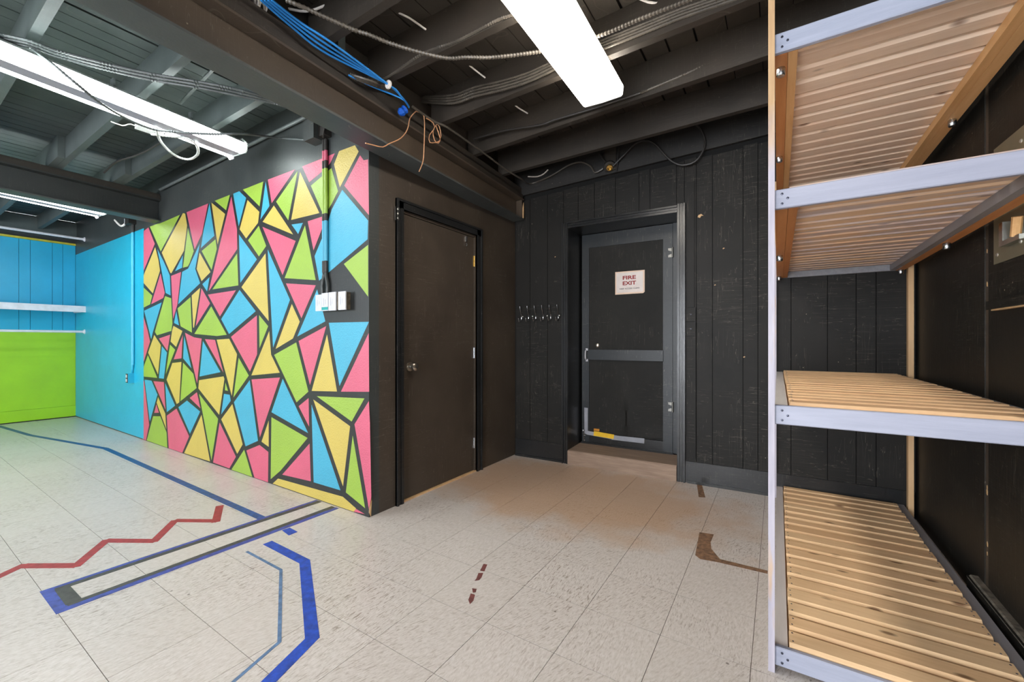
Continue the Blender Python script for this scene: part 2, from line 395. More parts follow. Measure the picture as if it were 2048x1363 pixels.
# wall_back stands 2 degrees off the grid: u along it, v into it
CW = 1 / math.sqrt(1 + 0.0362 ** 2); SW = 0.0362 * CW
def W(u, v, z): return (-2.214 + u * CW - v * SW, 3.55 + u * SW + v * CW, z)
MURAL = """
P -6.183,1.939 -5.838,2.219 -6.026,2.428 -6.176,2.407
G -5.667,2.115 -5.166,2.431 -5.682,2.423 -5.759,2.429 -5.984,2.431
Y -5.639,2.098 -5.411,1.86 -5.383,1.852 -5.069,2.053 -4.993,2.298 -5.04,2.424 -5.092,2.436
P -4.82,2.037 -4.658,2.169 -4.53,2.434 -5.006,2.431
B -4.62,2.2 -4.682,2.033 -4.401,2.114 -4.498,2.431
G -5.056,2.001 -5.093,1.883 -4.98,1.885 -4.939,1.911 -4.841,2.021 -4.975,2.268
B -4.882,1.935 -4.967,1.863 -5.109,1.843 -5.208,1.519 -4.7,1.697 -4.807,1.845 -4.77,1.926 -4.708,2.077
B -5.287,1.866 -5.112,1.886 -5.096,2.006
Y -6.183,1.889 -6.183,1.815 -5.894,1.672 -5.69,1.907 -5.731,2.026 -5.826,2.18
B -5.697,2.019 -5.531,1.654 -5.403,1.62 -5.421,1.831 -5.598,2.006 -5.763,2.149
P -5.943,1.553 -5.598,1.605 -5.558,1.659 -5.674,1.876
G -6.183,1.523 -5.976,1.554 -5.911,1.647 -6.186,1.762
P -5.336,1.372 -5.231,1.514 -5.139,1.844 -5.388,1.825
Y -4.774,1.841 -4.665,1.715 -4.479,1.785 -4.71,1.993
G -4.665,2.003 -4.457,1.804 -4.352,1.987 -4.379,2.077
Y -4.336,2.026 -4.191,2.281 -4.459,2.43
G -4.393,2.435 -4.173,2.312 -4.101,2.436
P -4.514,1.612 -4.488,1.623 -3.969,1.94 -3.972,2.108 -4.074,2.415
B -4.65,1.684 -4.551,1.609 -4.499,1.738
G -4.439,1.62 -3.949,1.622 -3.969,1.902
P -4.289,1.364 -3.991,1.583 -4.533,1.577
Y -4.886,1.59 -4.851,1.271 -4.836,1.271 -4.695,1.653
P -4.795,1.284 -4.488,1.492 -4.668,1.646
G -5.224,1.476 -5.149,1.29 -4.882,1.223 -4.914,1.575
B -5.315,1.328 -5.19,1.3 -5.259,1.449
B -6.155,1.488 -5.943,1.163 -5.886,1.248 -5.644,1.558
G -5.835,1.242 -5.775,1.203 -5.385,1.246 -5.354,1.323 -5.388,1.589 -5.55,1.622
P -6.204,0.863 -5.976,1.131 -6.051,1.262 -6.195,1.447
G -6.195,0.819 -6.19,0.73 -5.767,0.734 -6.042,0.977
Y -6.034,1.009 -5.744,0.774 -5.667,1.095 -5.851,1.206
B -5.72,0.733 -5.583,0.734 -5.499,1.017 -5.636,1.083
P -5.72,1.167 -5.487,1.035 -5.414,1.207
Y -5.36,1.253 -5.403,1.134 -5.262,1.079 -5.106,1.242 -5.329,1.298
G -5.531,0.786 -5.287,1.049 -5.417,1.101
P -5.322,0.948 -5.129,0.963 -5.096,1.199
B -5.089,0.964 -4.895,0.871 -5.063,1.187
P -4.764,0.728 -4.665,1.163 -4.832,1.176 -5.043,1.223
B -4.71,0.797 -4.279,0.857 -4.638,1.14
P -4.225,0.857 -4.387,1.15 -4.597,1.158
G -4.826,1.21 -4.349,1.186 -4.16,1.196 -4.463,1.463
Y -4.066,0.657 -3.972,1.025 -4.115,1.16 -4.354,1.152
P -3.749,0.883 -3.632,1.031 -3.636,1.352 -4.081,1.176
B -4.265,1.338 -4.117,1.202 -3.656,1.387 -3.928,1.581
G -4.036,0.645 -3.769,0.848 -3.942,0.994
G -4.194,0.697 -4.137,0.696 -4.184,0.767
Y -4.737,0.681 -4.305,0.467 -4.204,0.798 -4.22,0.821 -4.722,0.761
B -4.265,0.474 -4.086,0.611 -4.104,0.663 -4.212,0.664
Y -5.509,0.726 -5.245,0.488 -5.183,0.51 -5.129,0.927 -5.357,0.909
G -5.156,0.524 -4.776,0.682 -4.851,0.818 -5.089,0.92
B -5.984,0.231 -5.759,0.55 -5.935,0.695 -6.144,0.697
P -6.204,0.005 -6.098,0.005 -6.004,0.189 -6.155,0.674 -6.19,0.701
P -5.538,0.404 -5.583,0.698 -5.878,0.692
B -5.502,0.381 -5.287,0.469 -5.546,0.688
Y -5.783,0.459 -5.519,0.2 -5.543,0.36 -5.744,0.523
P -5.854,0.34 -5.72,0.355 -5.791,0.44
P -4.933,0.574 -4.692,0.492 -4.77,0.642
G -4.668,0.508 -4.459,0.029 -4.325,0.427 -4.722,0.629
B -5.204,0.459 -4.926,0.22 -4.698,0.46 -4.997,0.543
G -6.076,0.006 -5.49,0.004 -5.509,0.163 -5.682,0.32 -5.886,0.3
P -5.504,0.343 -5.45,0.004 -5.109,0.004 -4.946,0.191 -5.252,0.441
Y -5.063,0.007 -4.488,0.012 -4.668,0.431
P -4.426,0.012 -4.111,0.009 -3.991,0.13 -4.295,0.396
Y -4.265,0.429 -3.968,0.159 -3.873,0.254 -4.056,0.584
G -4.073,0.004 -3.712,0.004 -3.847,0.212
P -3.674,0.004 -3.462,0.004 -3.456,0.248 -3.593,0.286 -3.808,0.211
B -4.026,0.603 -3.823,0.244 -3.619,0.317 -3.753,0.81
P -3.588,0.35 -3.285,0.855 -3.722,0.818
Y -3.726,0.851 -3.289,0.892 -3.415,1.03 -3.444,1.219
G -3.593,1.083 -3.46,1.259 -3.601,1.353
B -3.386,1.087 -3.145,1.455 -3.466,1.876
Y -3.894,1.603 -3.452,1.3 -3.5,1.849
B -3.913,1.642 -3.636,1.815 -3.937,2.061
G -3.781,1.991 -3.603,1.836 -3.49,1.908 -3.606,2.087
Y -3.925,2.105 -3.814,2.012 -3.619,2.114 -3.597,2.201 -3.79,2.333
B -3.942,2.134 -3.814,2.356 -3.932,2.435 -4.041,2.434
G -3.593,2.245 -3.536,2.437 -3.87,2.437
B -3.58,2.135 -3.439,2.223 -3.498,2.429
P -3.406,2.239 -3.079,2.435 -3.464,2.438
G -3.341,2.239 -3.169,2.066 -3.043,2.415
Y -3.128,2.062 -2.768,2.055 -3.01,2.401
Y -3.545,2.111 -3.102,1.947 -3.374,2.214
P -3.248,1.652 -3.068,1.894 -3.548,2.071
B -3.035,1.942 -2.974,2.016 -3.124,2.026
G -3.219,1.626 -2.812,1.579 -2.946,1.993
P -2.839,1.797 -2.674,2.026 -2.911,2.018
P -2.892,2.301 -2.681,2.36 -2.639,2.385 -2.587,2.439 -2.982,2.436
G -2.738,2.061 -2.664,2.062 -2.626,2.094 -2.552,2.169 -2.626,2.345 -2.677,2.33 -2.872,2.271
Y -2.597,2.364 -2.532,2.191 -2.333,2.389 -2.371,2.44 -2.54,2.442
P -2.484,2.194 -2.23,1.953 -2.238,2.315 -2.281,2.319 -2.318,2.361
B -2.622,2.057 -2.694,1.925 -2.826,1.753 -2.771,1.572 -2.243,1.799 -2.238,1.919 -2.506,2.17
G -2.488,1.663 -2.238,1.427 -2.238,1.762
P -2.992,1.31 -2.812,1.542 -3.2,1.584
B -3.046,1.174 -2.697,1.279 -2.795,1.51
Y -3.349,1.077 -3.105,1.159 -3.014,1.284 -3.12,1.421
G -3.37,1.03 -3.056,0.679 -2.904,0.769 -3.061,1.129
P -2.883,0.819 -2.687,1.245 -3.028,1.14
Y -2.862,0.777 -2.564,0.792 -2.677,1.185
B -2.536,0.832 -2.23,1.264 -2.656,1.268
P -2.52,0.794 -2.227,0.812 -2.232,1.191
G -2.406,0.602 -2.274,0.766 -2.799,0.743
P -2.375,0.587 -2.23,0.055 -2.207,0.136 -2.22,0.611 -2.23,0.753
Y -2.498,0.152 -2.422,0.568 -2.842,0.716
G -2.467,0.116 -2.268,0.052 -2.394,0.508
B -2.837,0.117 -2.526,0.119 -2.864,0.676
P -3.028,0.652 -2.894,0.513 -2.901,0.722
B -3.41,0.572 -2.907,0.465 -3.246,0.846
G -3.421,0.036 -3.28,0.126 -2.913,0.428 -3.41,0.532
Y -3.562,0.317 -3.452,0.29 -3.452,0.5
P -3.253,0.101 -2.873,0.118 -2.888,0.391
Y -3.392,0.006 -2.381,0.004 -2.358,0.03 -2.5,0.08 -3.313,0.06
P -2.385,0.004 -2.272,0.013 -2.358,0.027
"""
PATHS = {
 'arm_main': [(-1.804,1.001,2.62),(-1.769,1.085,2.62),(-1.737,1.177,2.62),(-1.701,1.274,2.62),(-1.666,1.335,2.62),(-1.633,1.414,2.62),(-1.551,1.523,2.61),(-1.444,1.636,2.6),(-1.351,1.689,2.6),(-1.255,1.785,2.62),(-1.076,1.861,2.62),(-0.916,1.911,2.62),(-0.715,1.937,2.62),(-0.543,1.962,2.64),(-0.368,1.968,2.64),(-0.208,1.973,2.64),(-0.062,1.969,2.64)],
 'arm_joistD': [(-2.23,1.638,2.659),(-1.912,1.638,2.653),(-1.612,1.638,2.686),(-1.381,1.638,2.662),(-1.134,1.638,2.665),(-1.06,1.638,2.658),(-0.947,1.638,2.651)],
 'arm_bundle0': [(-1.977,1.452,2.6),(-1.91,1.6,2.6),(-2.245,2.122,2.899),(-1.85,2.122,2.775),(-1.628,2.122,2.759),(-1.424,2.122,2.73),(-1.227,2.122,2.716),(-1.001,2.122,2.73),(-0.803,2.122,2.732),(-0.587,2.122,2.729),(-0.403,2.122,2.729),(-0.244,2.122,2.719),(-0.048,2.122,2.706),(0.145,2.122,2.691)],
 'arm_bundle1': [(-1.983,1.457,2.6),(-1.919,1.608,2.6),(-2.245,2.122,2.89),(-1.85,2.122,2.757),(-1.628,2.122,2.74),(-1.424,2.122,2.711),(-1.227,2.122,2.699),(-1.001,2.122,2.714),(-0.803,2.122,2.716),(-0.587,2.122,2.714),(-0.403,2.122,2.715),(-0.244,2.122,2.706),(-0.048,2.122,2.693),(0.145,2.122,2.678)],
 'arm_bundle2': [(-1.99,1.462,2.6),(-1.928,1.615,2.6),(-2.245,2.122,2.881),(-1.85,2.122,2.74),(-1.628,2.122,2.721),(-1.424,2.122,2.693),(-1.227,2.122,2.681),(-1.001,2.122,2.697),(-0.803,2.122,2.7),(-0.587,2.122,2.699),(-0.403,2.122,2.701),(-0.244,2.122,2.692),(-0.048,2.122,2.68),(0.145,2.122,2.666)],
 'arm_bundle3': [(-1.997,1.466,2.6),(-1.937,1.623,2.6),(-2.245,2.122,2.872),(-1.85,2.122,2.722),(-1.628,2.122,2.702),(-1.424,2.122,2.675),(-1.227,2.122,2.664),(-1.001,2.122,2.68),(-0.803,2.122,2.684),(-0.587,2.122,2.684),(-0.403,2.122,2.686),(-0.244,2.122,2.678),(-0.048,2.122,2.667),(0.145,2.122,2.654)],
 'cab_joistB': [(-2.019,2.612,2.729),(-1.744,2.612,2.718),(-1.428,2.612,2.675),(-1.309,2.612,2.678),(-1.016,2.612,2.672),(-0.722,2.612,2.676)],
 'arm_joistB': [(-0.722,2.612,2.676),(-0.455,2.612,2.704),(-0.291,2.612,2.73),(-0.089,2.612,2.753),(-0.009,2.612,2.762),(0.096,2.612,2.767),(0.259,2.612,2.77),(0.372,2.612,2.775)],
 'cab_beam': [(-1.921,1.861,2.6),(-1.929,2.067,2.6),(-1.908,2.158,2.6),(-1.916,2.407,2.6),(-1.933,2.675,2.6),(-1.956,2.999,2.6),(-1.95,3.212,2.6),(-2.027,3.507,2.664),(-1.819,3.514,2.691),(-1.622,3.521,2.757),(-1.505,3.526,2.759),(-1.415,3.529,2.704),(-1.373,3.53,2.637),(-1.3,3.533,2.658)],
 'cab_loop': [(-1.207,3.526,2.656),(-1.103,3.53,2.737),(-1.019,3.533,2.802),(-0.936,3.536,2.812),(-0.856,3.539,2.763),(-0.777,3.542,2.655),(-0.719,3.544,2.589),(-0.644,3.547,2.545),(-0.552,3.55,2.553),(-0.494,3.552,2.622),(-0.48,3.553,2.697),(-0.508,3.552,2.79),(-0.541,3.551,2.838)],
 'cab_thin': [(-1.155,3.528,2.8),(-1.168,3.528,2.678),(-1.181,3.527,2.612)],
 'cab_stub': [(-1.328,3.522,2.797),(-1.297,3.523,2.737),(-1.261,3.524,2.69)],
 'socket': [(-1.238,3.525,2.654)],
 'white_back': [(-1.929,3.3,2.643),(-1.83,3.3,2.622),(-1.763,3.3,2.634),(-1.723,3.3,2.661)],
 'stub1': [(-1.722,1.525,2.9),(-1.685,1.543,2.87),(-1.648,1.569,2.85),(-1.62,1.605,2.83),(-1.58,1.659,2.8)],
 'stub2': [(-1.665,2.032,2.9),(-1.623,2.099,2.86),(-1.575,2.174,2.82)],
 'stub3': [(-1.659,2.584,2.9),(-1.617,2.62,2.86),(-1.559,2.667,2.82)],
 'stub4': [(-1.659,3.177,2.9),(-1.63,3.196,2.87),(-1.607,3.235,2.85)],
 'wloop': [(-2.163,1.166,2.85),(-2.092,1.171,2.82),(-2.029,1.199,2.8),(-1.98,1.227,2.8),(-1.931,1.258,2.82),(-1.858,1.301,2.85)],
 'wloop2': [(-0.598,2.074,2.85),(-0.573,2.119,2.85),(-0.516,2.134,2.82),(-0.439,2.161,2.82),(-0.409,2.188,2.85)],
 'blue0': [(-1.894,0.944,2.62),(-1.934,1.106,2.62),(-1.934,1.28,2.6),(-1.859,1.617,2.59),(-1.868,1.711,2.58),(-1.879,1.768,2.57),(-1.89,1.803,2.56)],
 'blue1': [(-1.881,0.952,2.62),(-1.913,1.109,2.62),(-1.904,1.273,2.6),(-1.859,1.617,2.59),(-1.868,1.711,2.58),(-1.879,1.768,2.57),(-1.89,1.803,2.56)],
 'blue2': [(-1.868,0.96,2.62),(-1.892,1.111,2.62),(-1.874,1.267,2.6),(-1.859,1.617,2.59),(-1.868,1.711,2.58),(-1.879,1.768,2.57),(-1.89,1.803,2.56)],
 'blue3': [(-1.855,0.968,2.62),(-1.872,1.113,2.62),(-1.844,1.261,2.6),(-1.859,1.617,2.59),(-1.868,1.711,2.58),(-1.879,1.768,2.57),(-1.89,1.803,2.56)],
 'blue_single': [(-1.976,1.442,2.59),(-1.951,1.578,2.59),(-1.902,1.742,2.59),(-1.883,1.772,2.57),(-1.895,1.807,2.56)],
 'bluewad': [(-1.908,1.803,2.55)],
 'cu1': [(-1.93,1.9,2.591),(-1.93,1.849,2.525),(-1.93,1.828,2.448),(-1.93,1.775,2.371),(-1.93,1.683,2.3),(-1.93,1.638,2.263),(-1.93,1.582,2.249),(-1.93,1.517,2.237)],
 'cu2': [(-1.93,1.9,2.592),(-1.93,1.957,2.6),(-1.93,1.975,2.563),(-1.93,1.971,2.405),(-1.93,1.962,2.299),(-1.93,1.926,2.219)],
 'cu3': [(-1.93,1.989,2.588),(-1.93,2.054,2.588),(-1.93,2.064,2.549),(-1.93,2.021,2.491),(-1.93,2.026,2.444),(-1.93,2.122,2.496),(-1.93,2.127,2.562),(-1.93,2.098,2.597),(-1.93,2.054,2.531),(-1.93,2.069,2.477),(-1.93,2.107,2.473),(-1.93,2.122,2.516),(-1.93,2.083,2.577)],
 'coil': [(-2.055,0.997,2.7)],
 'armL0': [(-3.347,0.361,2.7),(-3.342,0.392,2.7),(-3.283,0.485,2.7),(-3.272,0.572,2.7),(-3.2,0.732,2.7),(-3.092,0.92,2.7),(-2.939,1.112,2.7),(-2.823,1.281,2.7),(-2.735,1.481,2.7),(-2.671,1.648,2.7)],
 'armL1': [(-3.38,0.364,2.7),(-3.375,0.396,2.7),(-3.316,0.49,2.7),(-3.306,0.578,2.7),(-3.235,0.74,2.7),(-3.127,0.93,2.7),(-2.973,1.125,2.7),(-2.857,1.297,2.7),(-2.756,1.492,2.7),(-2.692,1.661,2.7)],
 'armL2': [(-3.413,0.368,2.7),(-3.409,0.4,2.7),(-3.35,0.495,2.7),(-3.341,0.584,2.7),(-3.27,0.748,2.7),(-3.163,0.941,2.7),(-3.009,1.139,2.7),(-2.892,1.313,2.7),(-2.777,1.504,2.7),(-2.713,1.674,2.7)],
 'arm_drop': [(-3.318,0.49,2.68),(-3.26,0.552,2.62),(-3.214,0.636,2.54),(-3.264,0.746,2.5),(-3.355,0.878,2.5),(-3.386,1.008,2.5),(-3.333,1.094,2.5),(-3.197,1.267,2.52),(-3.087,1.433,2.56),(-3.213,1.74,2.691),(-2.945,1.74,2.61),(-2.741,1.74,2.55)],
 'arm_loop': [(-3.498,1.075,2.56),(-3.687,1.153,2.56),(-3.847,1.263,2.56),(-3.908,1.346,2.56),(-3.874,1.399,2.56),(-3.723,1.393,2.56),(-3.558,1.325,2.56),(-3.496,1.248,2.56),(-3.556,1.168,2.56),(-3.632,1.086,2.56)],
 'cab_left': [(-5.338,1.248,2.72),(-4.931,1.234,2.72),(-4.641,1.277,2.72),(-4.397,1.299,2.72),(-4.12,1.301,2.72)],
 'conduit': [(-5.699,1.73,2.762),(-4.847,1.73,2.773),(-4.123,1.73,2.779),(-3.337,1.73,2.766),(-2.791,1.73,2.765)],
 'rod': [(-3.624,1.251,2.85),(-2.95,1.202,2.85)],
 'brk1': [(-3.718,0.862,2.62),(-3.74,0.959,2.62)],
 'brk2': [(-3.797,1.074,2.62),(-3.839,1.177,2.62)],
 'brk3': [(-3.762,1.327,2.62),(-3.785,1.409,2.62)],
 'wirewhite': [(-3.887,0.944,2.655),(-3.891,1.005,2.655),(-3.814,1.03,2.655),(-3.835,1.099,2.655)],
 'foot_f10': [(0.008,1.812,2.11)],
 'foot_f11': [(-0.007,2.69,2.11)],
 'foot_f20': [(0.636,2.646,2.11)],
 'foot_f30': [(0.0,2.636,1.57)],
 'foot_f31': [(-0.006,3.5,1.57)],
 'foot_f40': [(0.666,2.744,1.57)],
 'foot_f41': [(0.657,3.632,1.57)],
}# ================================================================ SETTING
CEIL = 2.93      # left bay
CR = 2.868       # right bay, boards a little lower
floor = B(-9.1, 0.9, -3.1, 4.1, -0.12, -0.0026).build('floor', 'seam', kind='structure')
TS = 0.3055; TX0 = -0.08; TY0 = 1.37
me_tile = None
rest = MB(); ang = math.radians(32.5); ntile = 0
for i in range(-30, 4):
    for j in range(-15, 9):
        x0 = TX0 + i * TS; y0 = TY0 + j * TS; x1 = x0 + TS; y1 = y0 + TS
        cx, cy = x0 + TS / 2, y0 + TS / 2
        if cx > 0.78 or cx < -9.0 or cy < -3.0 or cy > 3.72: continue
        if cy > 1.80 + TS / 2 and cx < -2.25 - TS / 2: continue
        dep = -cx * math.sin(ang) + cy * math.cos(ang); lat = cx * math.cos(ang) + cy * math.sin(ang)
        seen = dep > 1.25 and abs(lat) < dep * 1.226 + 0.25
        g = 0.0010
        if seen and cx > -6.4 and ntile < 300:
            if me_tile is None:
                o = B(-TS / 2 + g, TS / 2 - g, -TS / 2 + g, TS / 2 - g, -0.003, 0).build('tile', 'tile', floor); me_tile = o.data
            else:
                o = bpy.data.objects.new('tile', me_tile); COL.objects.link(o); o.parent = floor
            o.location = (cx, cy, random.uniform(-0.0002, 0.0)); ntile += 1
        else:
            rest.box(x0 + g, x1 - g, y0 + g, y1 - g, -0.003, -0.0001)
rest.build('tile_field', 'tile', floor, kind='stuff')

# ceiling: roof deck boards, joists, blocking
ceiling = B(-9.1, 0.95, -3.1, 4.1, CEIL + 0.028, CEIL + 0.10).build('ceiling', 'void', kind='structure')
x = -8.98
while x < 0.76:
    right = x > -2.22
    w = random.uniform(0.140, 0.156) if right else random.uniform(0.105, 0.118)
    y1 = 3.70 if right else 1.80
    jit = random.uniform(-0.003, 0.003); g = random.choice((0.004, 0.005, 0.008, 0.012)) if right else random.uniform(0.004, 0.009)
    zc = CR if right else CEIL
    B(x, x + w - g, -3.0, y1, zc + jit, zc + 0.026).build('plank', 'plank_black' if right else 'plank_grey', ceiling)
    x += w
B(-2.19, 0.76, -3.0, 3.70, CR + 0.03, CEIL + 0.027).build('deck', 'void', ceiling)
for (xa, ya), (xb, yb) in (((-2.158, 3.19), (0.74, 3.135)), ((-2.145, 2.735), (0.74, 2.592)), ((-2.06, 2.217), (0.74, 2.14)), ((-2.06, 1.678), (0.74, 1.70)),
                          ((-2.06, 1.303), (0.74, 1.285)), ((-2.06, 0.84), (0.74, 0.84)), ((-2.06, 0.37), (0.74, 0.37)), ((-2.06, -0.1), (0.74, -0.1)), ((-2.06, -0.6), (0.74, -0.6)), ((-2.06, -1.1), (0.74, -1.1)), ((-2.06, -1.6), (0.74, -1.6)), ((-2.06, -2.2), (0.74, -2.2))):
    MB().add([(xa, ya - 0.042, 2.65), (xb, yb - 0.042, 2.65), (xb, yb, 2.65), (xa, ya, 2.65), (xa, ya - 0.042, CR), (xb, yb - 0.042, CR), (xb, yb, CR), (xa, ya, CR)],
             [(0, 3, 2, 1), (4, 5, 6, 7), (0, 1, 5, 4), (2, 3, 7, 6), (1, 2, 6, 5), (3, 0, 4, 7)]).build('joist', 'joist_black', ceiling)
for y in (1.475, 1.03, 0.525, 0.05, -0.42, -0.9, -1.4, -1.9, -2.4):
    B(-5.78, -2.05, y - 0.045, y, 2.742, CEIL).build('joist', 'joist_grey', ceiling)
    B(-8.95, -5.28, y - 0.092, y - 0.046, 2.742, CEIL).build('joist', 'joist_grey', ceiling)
ys = (3.19, 2.735, 2.217, 1.678, 1.303, 0.84, 0.37, -0.1)
for a, b in zip((3.54,) + ys[:-1], ys):
    xr = -2.03 - 0.063 * b
    B(xr - 0.04, xr, b, a - 0.001, 2.65, CEIL + 0.028).build('blocking', 'joist_black', ceiling)
def top(u): return 2.540 + (u - 0.13) * 0.0425
# header board on top of the end wall
MB().prism([(0.0, top(0) + 0.035), (2.97, top(2.97) + 0.035), (2.97, CEIL), (0.0, CEIL)], lambda u, z, d: W(u, d, z), -0.025, 0.004).build('blocking', 'header', ceiling)

# --- walls
wall_left = B(-9.0, -2.23, 1.78, 1.86, 0, CEIL).build('wall_left', 'wall_lit', kind='structure')
B(-8.95, -6.172, 1.7785, 1.781, 0.012, 2.44).build('blue_paint', 'blue_wall', wall_left)
wall_inner = MB().box(-2.33, -2.23, 1.86, 2.04, 0, CEIL).box(-2.33, -2.23, 2.935, 3.60, 0, CEIL).box(-2.33, -2.23, 2.04, 2.935, 2.075, CEIL).build('wall_inner', 'black_door', kind='structure')
wb_ = MB().box(-0.06, 0.545, 0.012, 0.40, 0, CEIL, W).box(1.53, 3.02, 0.012, 0.40, 0, CEIL, W).box(0.545, 1.53, 0.012, 0.40, 2.205, CEIL, W)
wb_.box(0.545, 1.53, 0.36, 0.40, 0, 2.205, W)
wb_.box(-6.9, -0.06, 0.02, 0.1, 0, CEIL + 0.02, W)
wall_back = wb_.build('wall_back', 'void', kind='structure')
def top(u): return 2.540 + (u - 0.13) * 0.0425
def board(u0, u1, z0, mat='black_panel'):
    g = 0.0022
    j = random.uniform(-0.012, 0.006)
    MB().add([W(u0 + g, 0, z0), W(u1 - g, 0, z0), W(u1 - g, 0.013, z0), W(u0 + g, 0.013, z0),
              W(u0 + g, 0, top(u0) + j), W(u1 - g, 0, top(u1) + j), W(u1 - g, 0.013, top(u1) + j), W(u0 + g, 0.013, top(u0) + j)],
             [(0, 3, 2, 1), (4, 5, 6, 7), (0, 1, 5, 4), (2, 3, 7, 6), (1, 2, 6, 5), (3, 0, 4, 7)]).build('panel', mat, wall_back)
for us in ((0.0, 0.159, 0.349, 0.515), (1.575, 1.665, 1.781, 1.991, 2.089, 2.295, 2.507, 2.663, 2.767, 2.966)):
    for a, b in zip(us[:-1], us[1:]): board(a, b, 0.165)
us = (0.515, 0.66, 0.817, 1.009, 1.213, 1.304, 1.515, 1.575)
for a, b in zip(us[:-1], us[1:]): board(a, b, 2.225)
bb = MB().box(0.0, 0.515, -0.010, 0.012, 0.0, 0.170, W); bb.box(0.0, 0.515, -0.022, -0.010, 0.0, 0.018, W)
bb.build('baseboard_left', 'black_trim', kind='structure')
bb = MB().box(1.58, 2.955, -0.010, 0.012, 0.0, 0.171, W); bb.box(1.60, 2.955, -0.024, -0.010, 0.0, 0.020, W)
bb.build('baseboard_right', 'black_trim', kind='structure')
wall_right = B(0.757, 0.86, -3.0, 3.9, 0, CEIL).build('wall_right', 'void', kind='structure')
B(0.745, 0.757, 2.592, 3.70, 0.0, CEIL).build('panel', 'black_right', wall_right)
B(0.745, 0.757, 1.372, 2.552, 0.0, CEIL).build('panel', 'black_right', wall_right)
B(0.745, 0.757, 0.15, 1.369, 0.0, CEIL).build('panel', 'black_right', wall_right)
B(0.745, 0.757, -2.99, 0.147, 0.0, CEIL).build('panel', 'black_right', wall_right)
B(0.748, 0.757, 2.5525, 2.5915, 0.0, CEIL).build('batten', 'beam', wall_right)
B(0.722, 0.745, 0.4, 2.50, 1.268, 1.302).build('ledge', 'black_right', wall_right)
B(0.728, 0.745, 0.4, 2.47, 1.262, 1.268).build('ledge_edge', 'chip', wall_right)
tr_ = B(0.71, 0.745, -1.0, 2.66, 0.0, 0.097).build('trim_1', 'black_right', kind='structure')
MB().prism([(0.7095, 0.090), (0.722, 0.103), (0.745, 0.103), (0.745, 0.097), (0.7105, 0.096)][::-1], lambda x, z, d: (x, d, z), -1.0, 2.66).build('worn_edge', 'worn_edge', tr_)
for (y, z, a) in ((2.575, 0.50, 0.012), (2.575, 0.52, 0.008), (2.572, 0.28, 0.010), (2.573, 0.24, 0.007), (2.575, 1.52, 0.008), (2.574, 1.38, 0.010)):
    MB().prism([(-a * .4, -a), (a * .3, -a * .8), (a * .5, a * .6), (0, a * 1.2), (-a * .5, a * .3)], lambda p, q, d, y=y, z=z: (d, y + p, z + q), 0.7470, 0.7483).build('chip', 'chip', wall_right)
wall_far = B(-9.1, -8.972, -3.0, 1.86, 0, CEIL).build('wall_far', 'wall_lit', kind='structure')
gy = [1.779, 1.645, 1.539, 1.325, 1.220, 1.05]
while gy[-1] > -2.7: gy.append(gy[-1] - random.choice((0.105, 0.21, 0.13)))
for a, b in zip(gy[:-1], gy[1:]):
    B(-8.972, -8.960, b + 0.002, a - 0.002, 1.29, 2.575).build('panel', 'blue_panel', wall_far)
B(-8.972, -8.958, -2.9, 1.779, 0.925, 1.288).build('panel', 'green_panel', wall_far)
B(-8.972, -8.960, -2.9, 1.779, 0.17, 0.921).build('panel', 'green_panel', wall_far)
B(-8.972, -8.950, -2.9, 1.779, 0.912, 0.930).build('chair_rail', 'green_panel', wall_far)
B(-8.972, -8.950, -2.9, 1.779, 0.012, 0.168).build('baseboard_far', 'green_panel', kind='structure')
B(-8.972, -8.945, -2.9, 1.779, 2.577, 2.605).build('trim_2', 'yellow_trim', kind='structure')
B(-8.972, -8.90, -2.9, 1.779, 2.66, 2.90).build('trim_3', 'joist_grey', kind='structure')
# unseen wall behind the camera; its two windows are added to supply daylight
wf = MB()
wins = [(-6.9, -4.2, 0.9, 2.3), (-1.7, 0.4, 0.12, 2.35)]
xs = [-9.0] + [q for w in wins for q in w[:2]] + [0.86]
for k in range(0, len(xs), 2): wf.box(xs[k], xs[k + 1], -3.08, -3.0, 0, CEIL)
for (a, b, z0, z1) in wins: wf.box(a, b, -3.08, -3.0, 0, z0).box(a, b, -3.08, -3.0, z1, CEIL)
wf.build('wall_front', 'wall_lit', kind='structure')
for k, (a, b, z0, z1) in enumerate(wins):
    w = MB()
    for (p, q, r, s_) in ((a, a + .05, z0, z1), (b - .05, b, z0, z1), (a, b, z0, z0 + .05), (a, b, z1 - .05, z1), ((a + b) / 2 - .02, (a + b) / 2 + .02, z0, z1)): w.box(p, q, -3.07, -3.01, r, s_)
    wo = w.build('window_%d' % (k + 1), 'white_metal', kind='structure')
    for (p, q) in ((a + .05, (a + b) / 2 - .02), ((a + b) / 2 + .02, b - .05)):
        B(p, q, -3.043, -3.037, z0 + .05, z1 - .05).build('pane', 'glass', wo)
    ld = bpy.data.lights.new('daylight_portal', 'AREA'); ld.shape = 'RECTANGLE'; ld.size = b - a; ld.size_y = z1 - z0
    ld.cycles.is_portal = True
    lo = bpy.data.objects.new('daylight_portal', ld); COL.objects.link(lo); lo.location = ((a + b) / 2, -3.0, (z0 + z1) / 2); lo.rotation_euler = (math.radians(90), 0, 0)

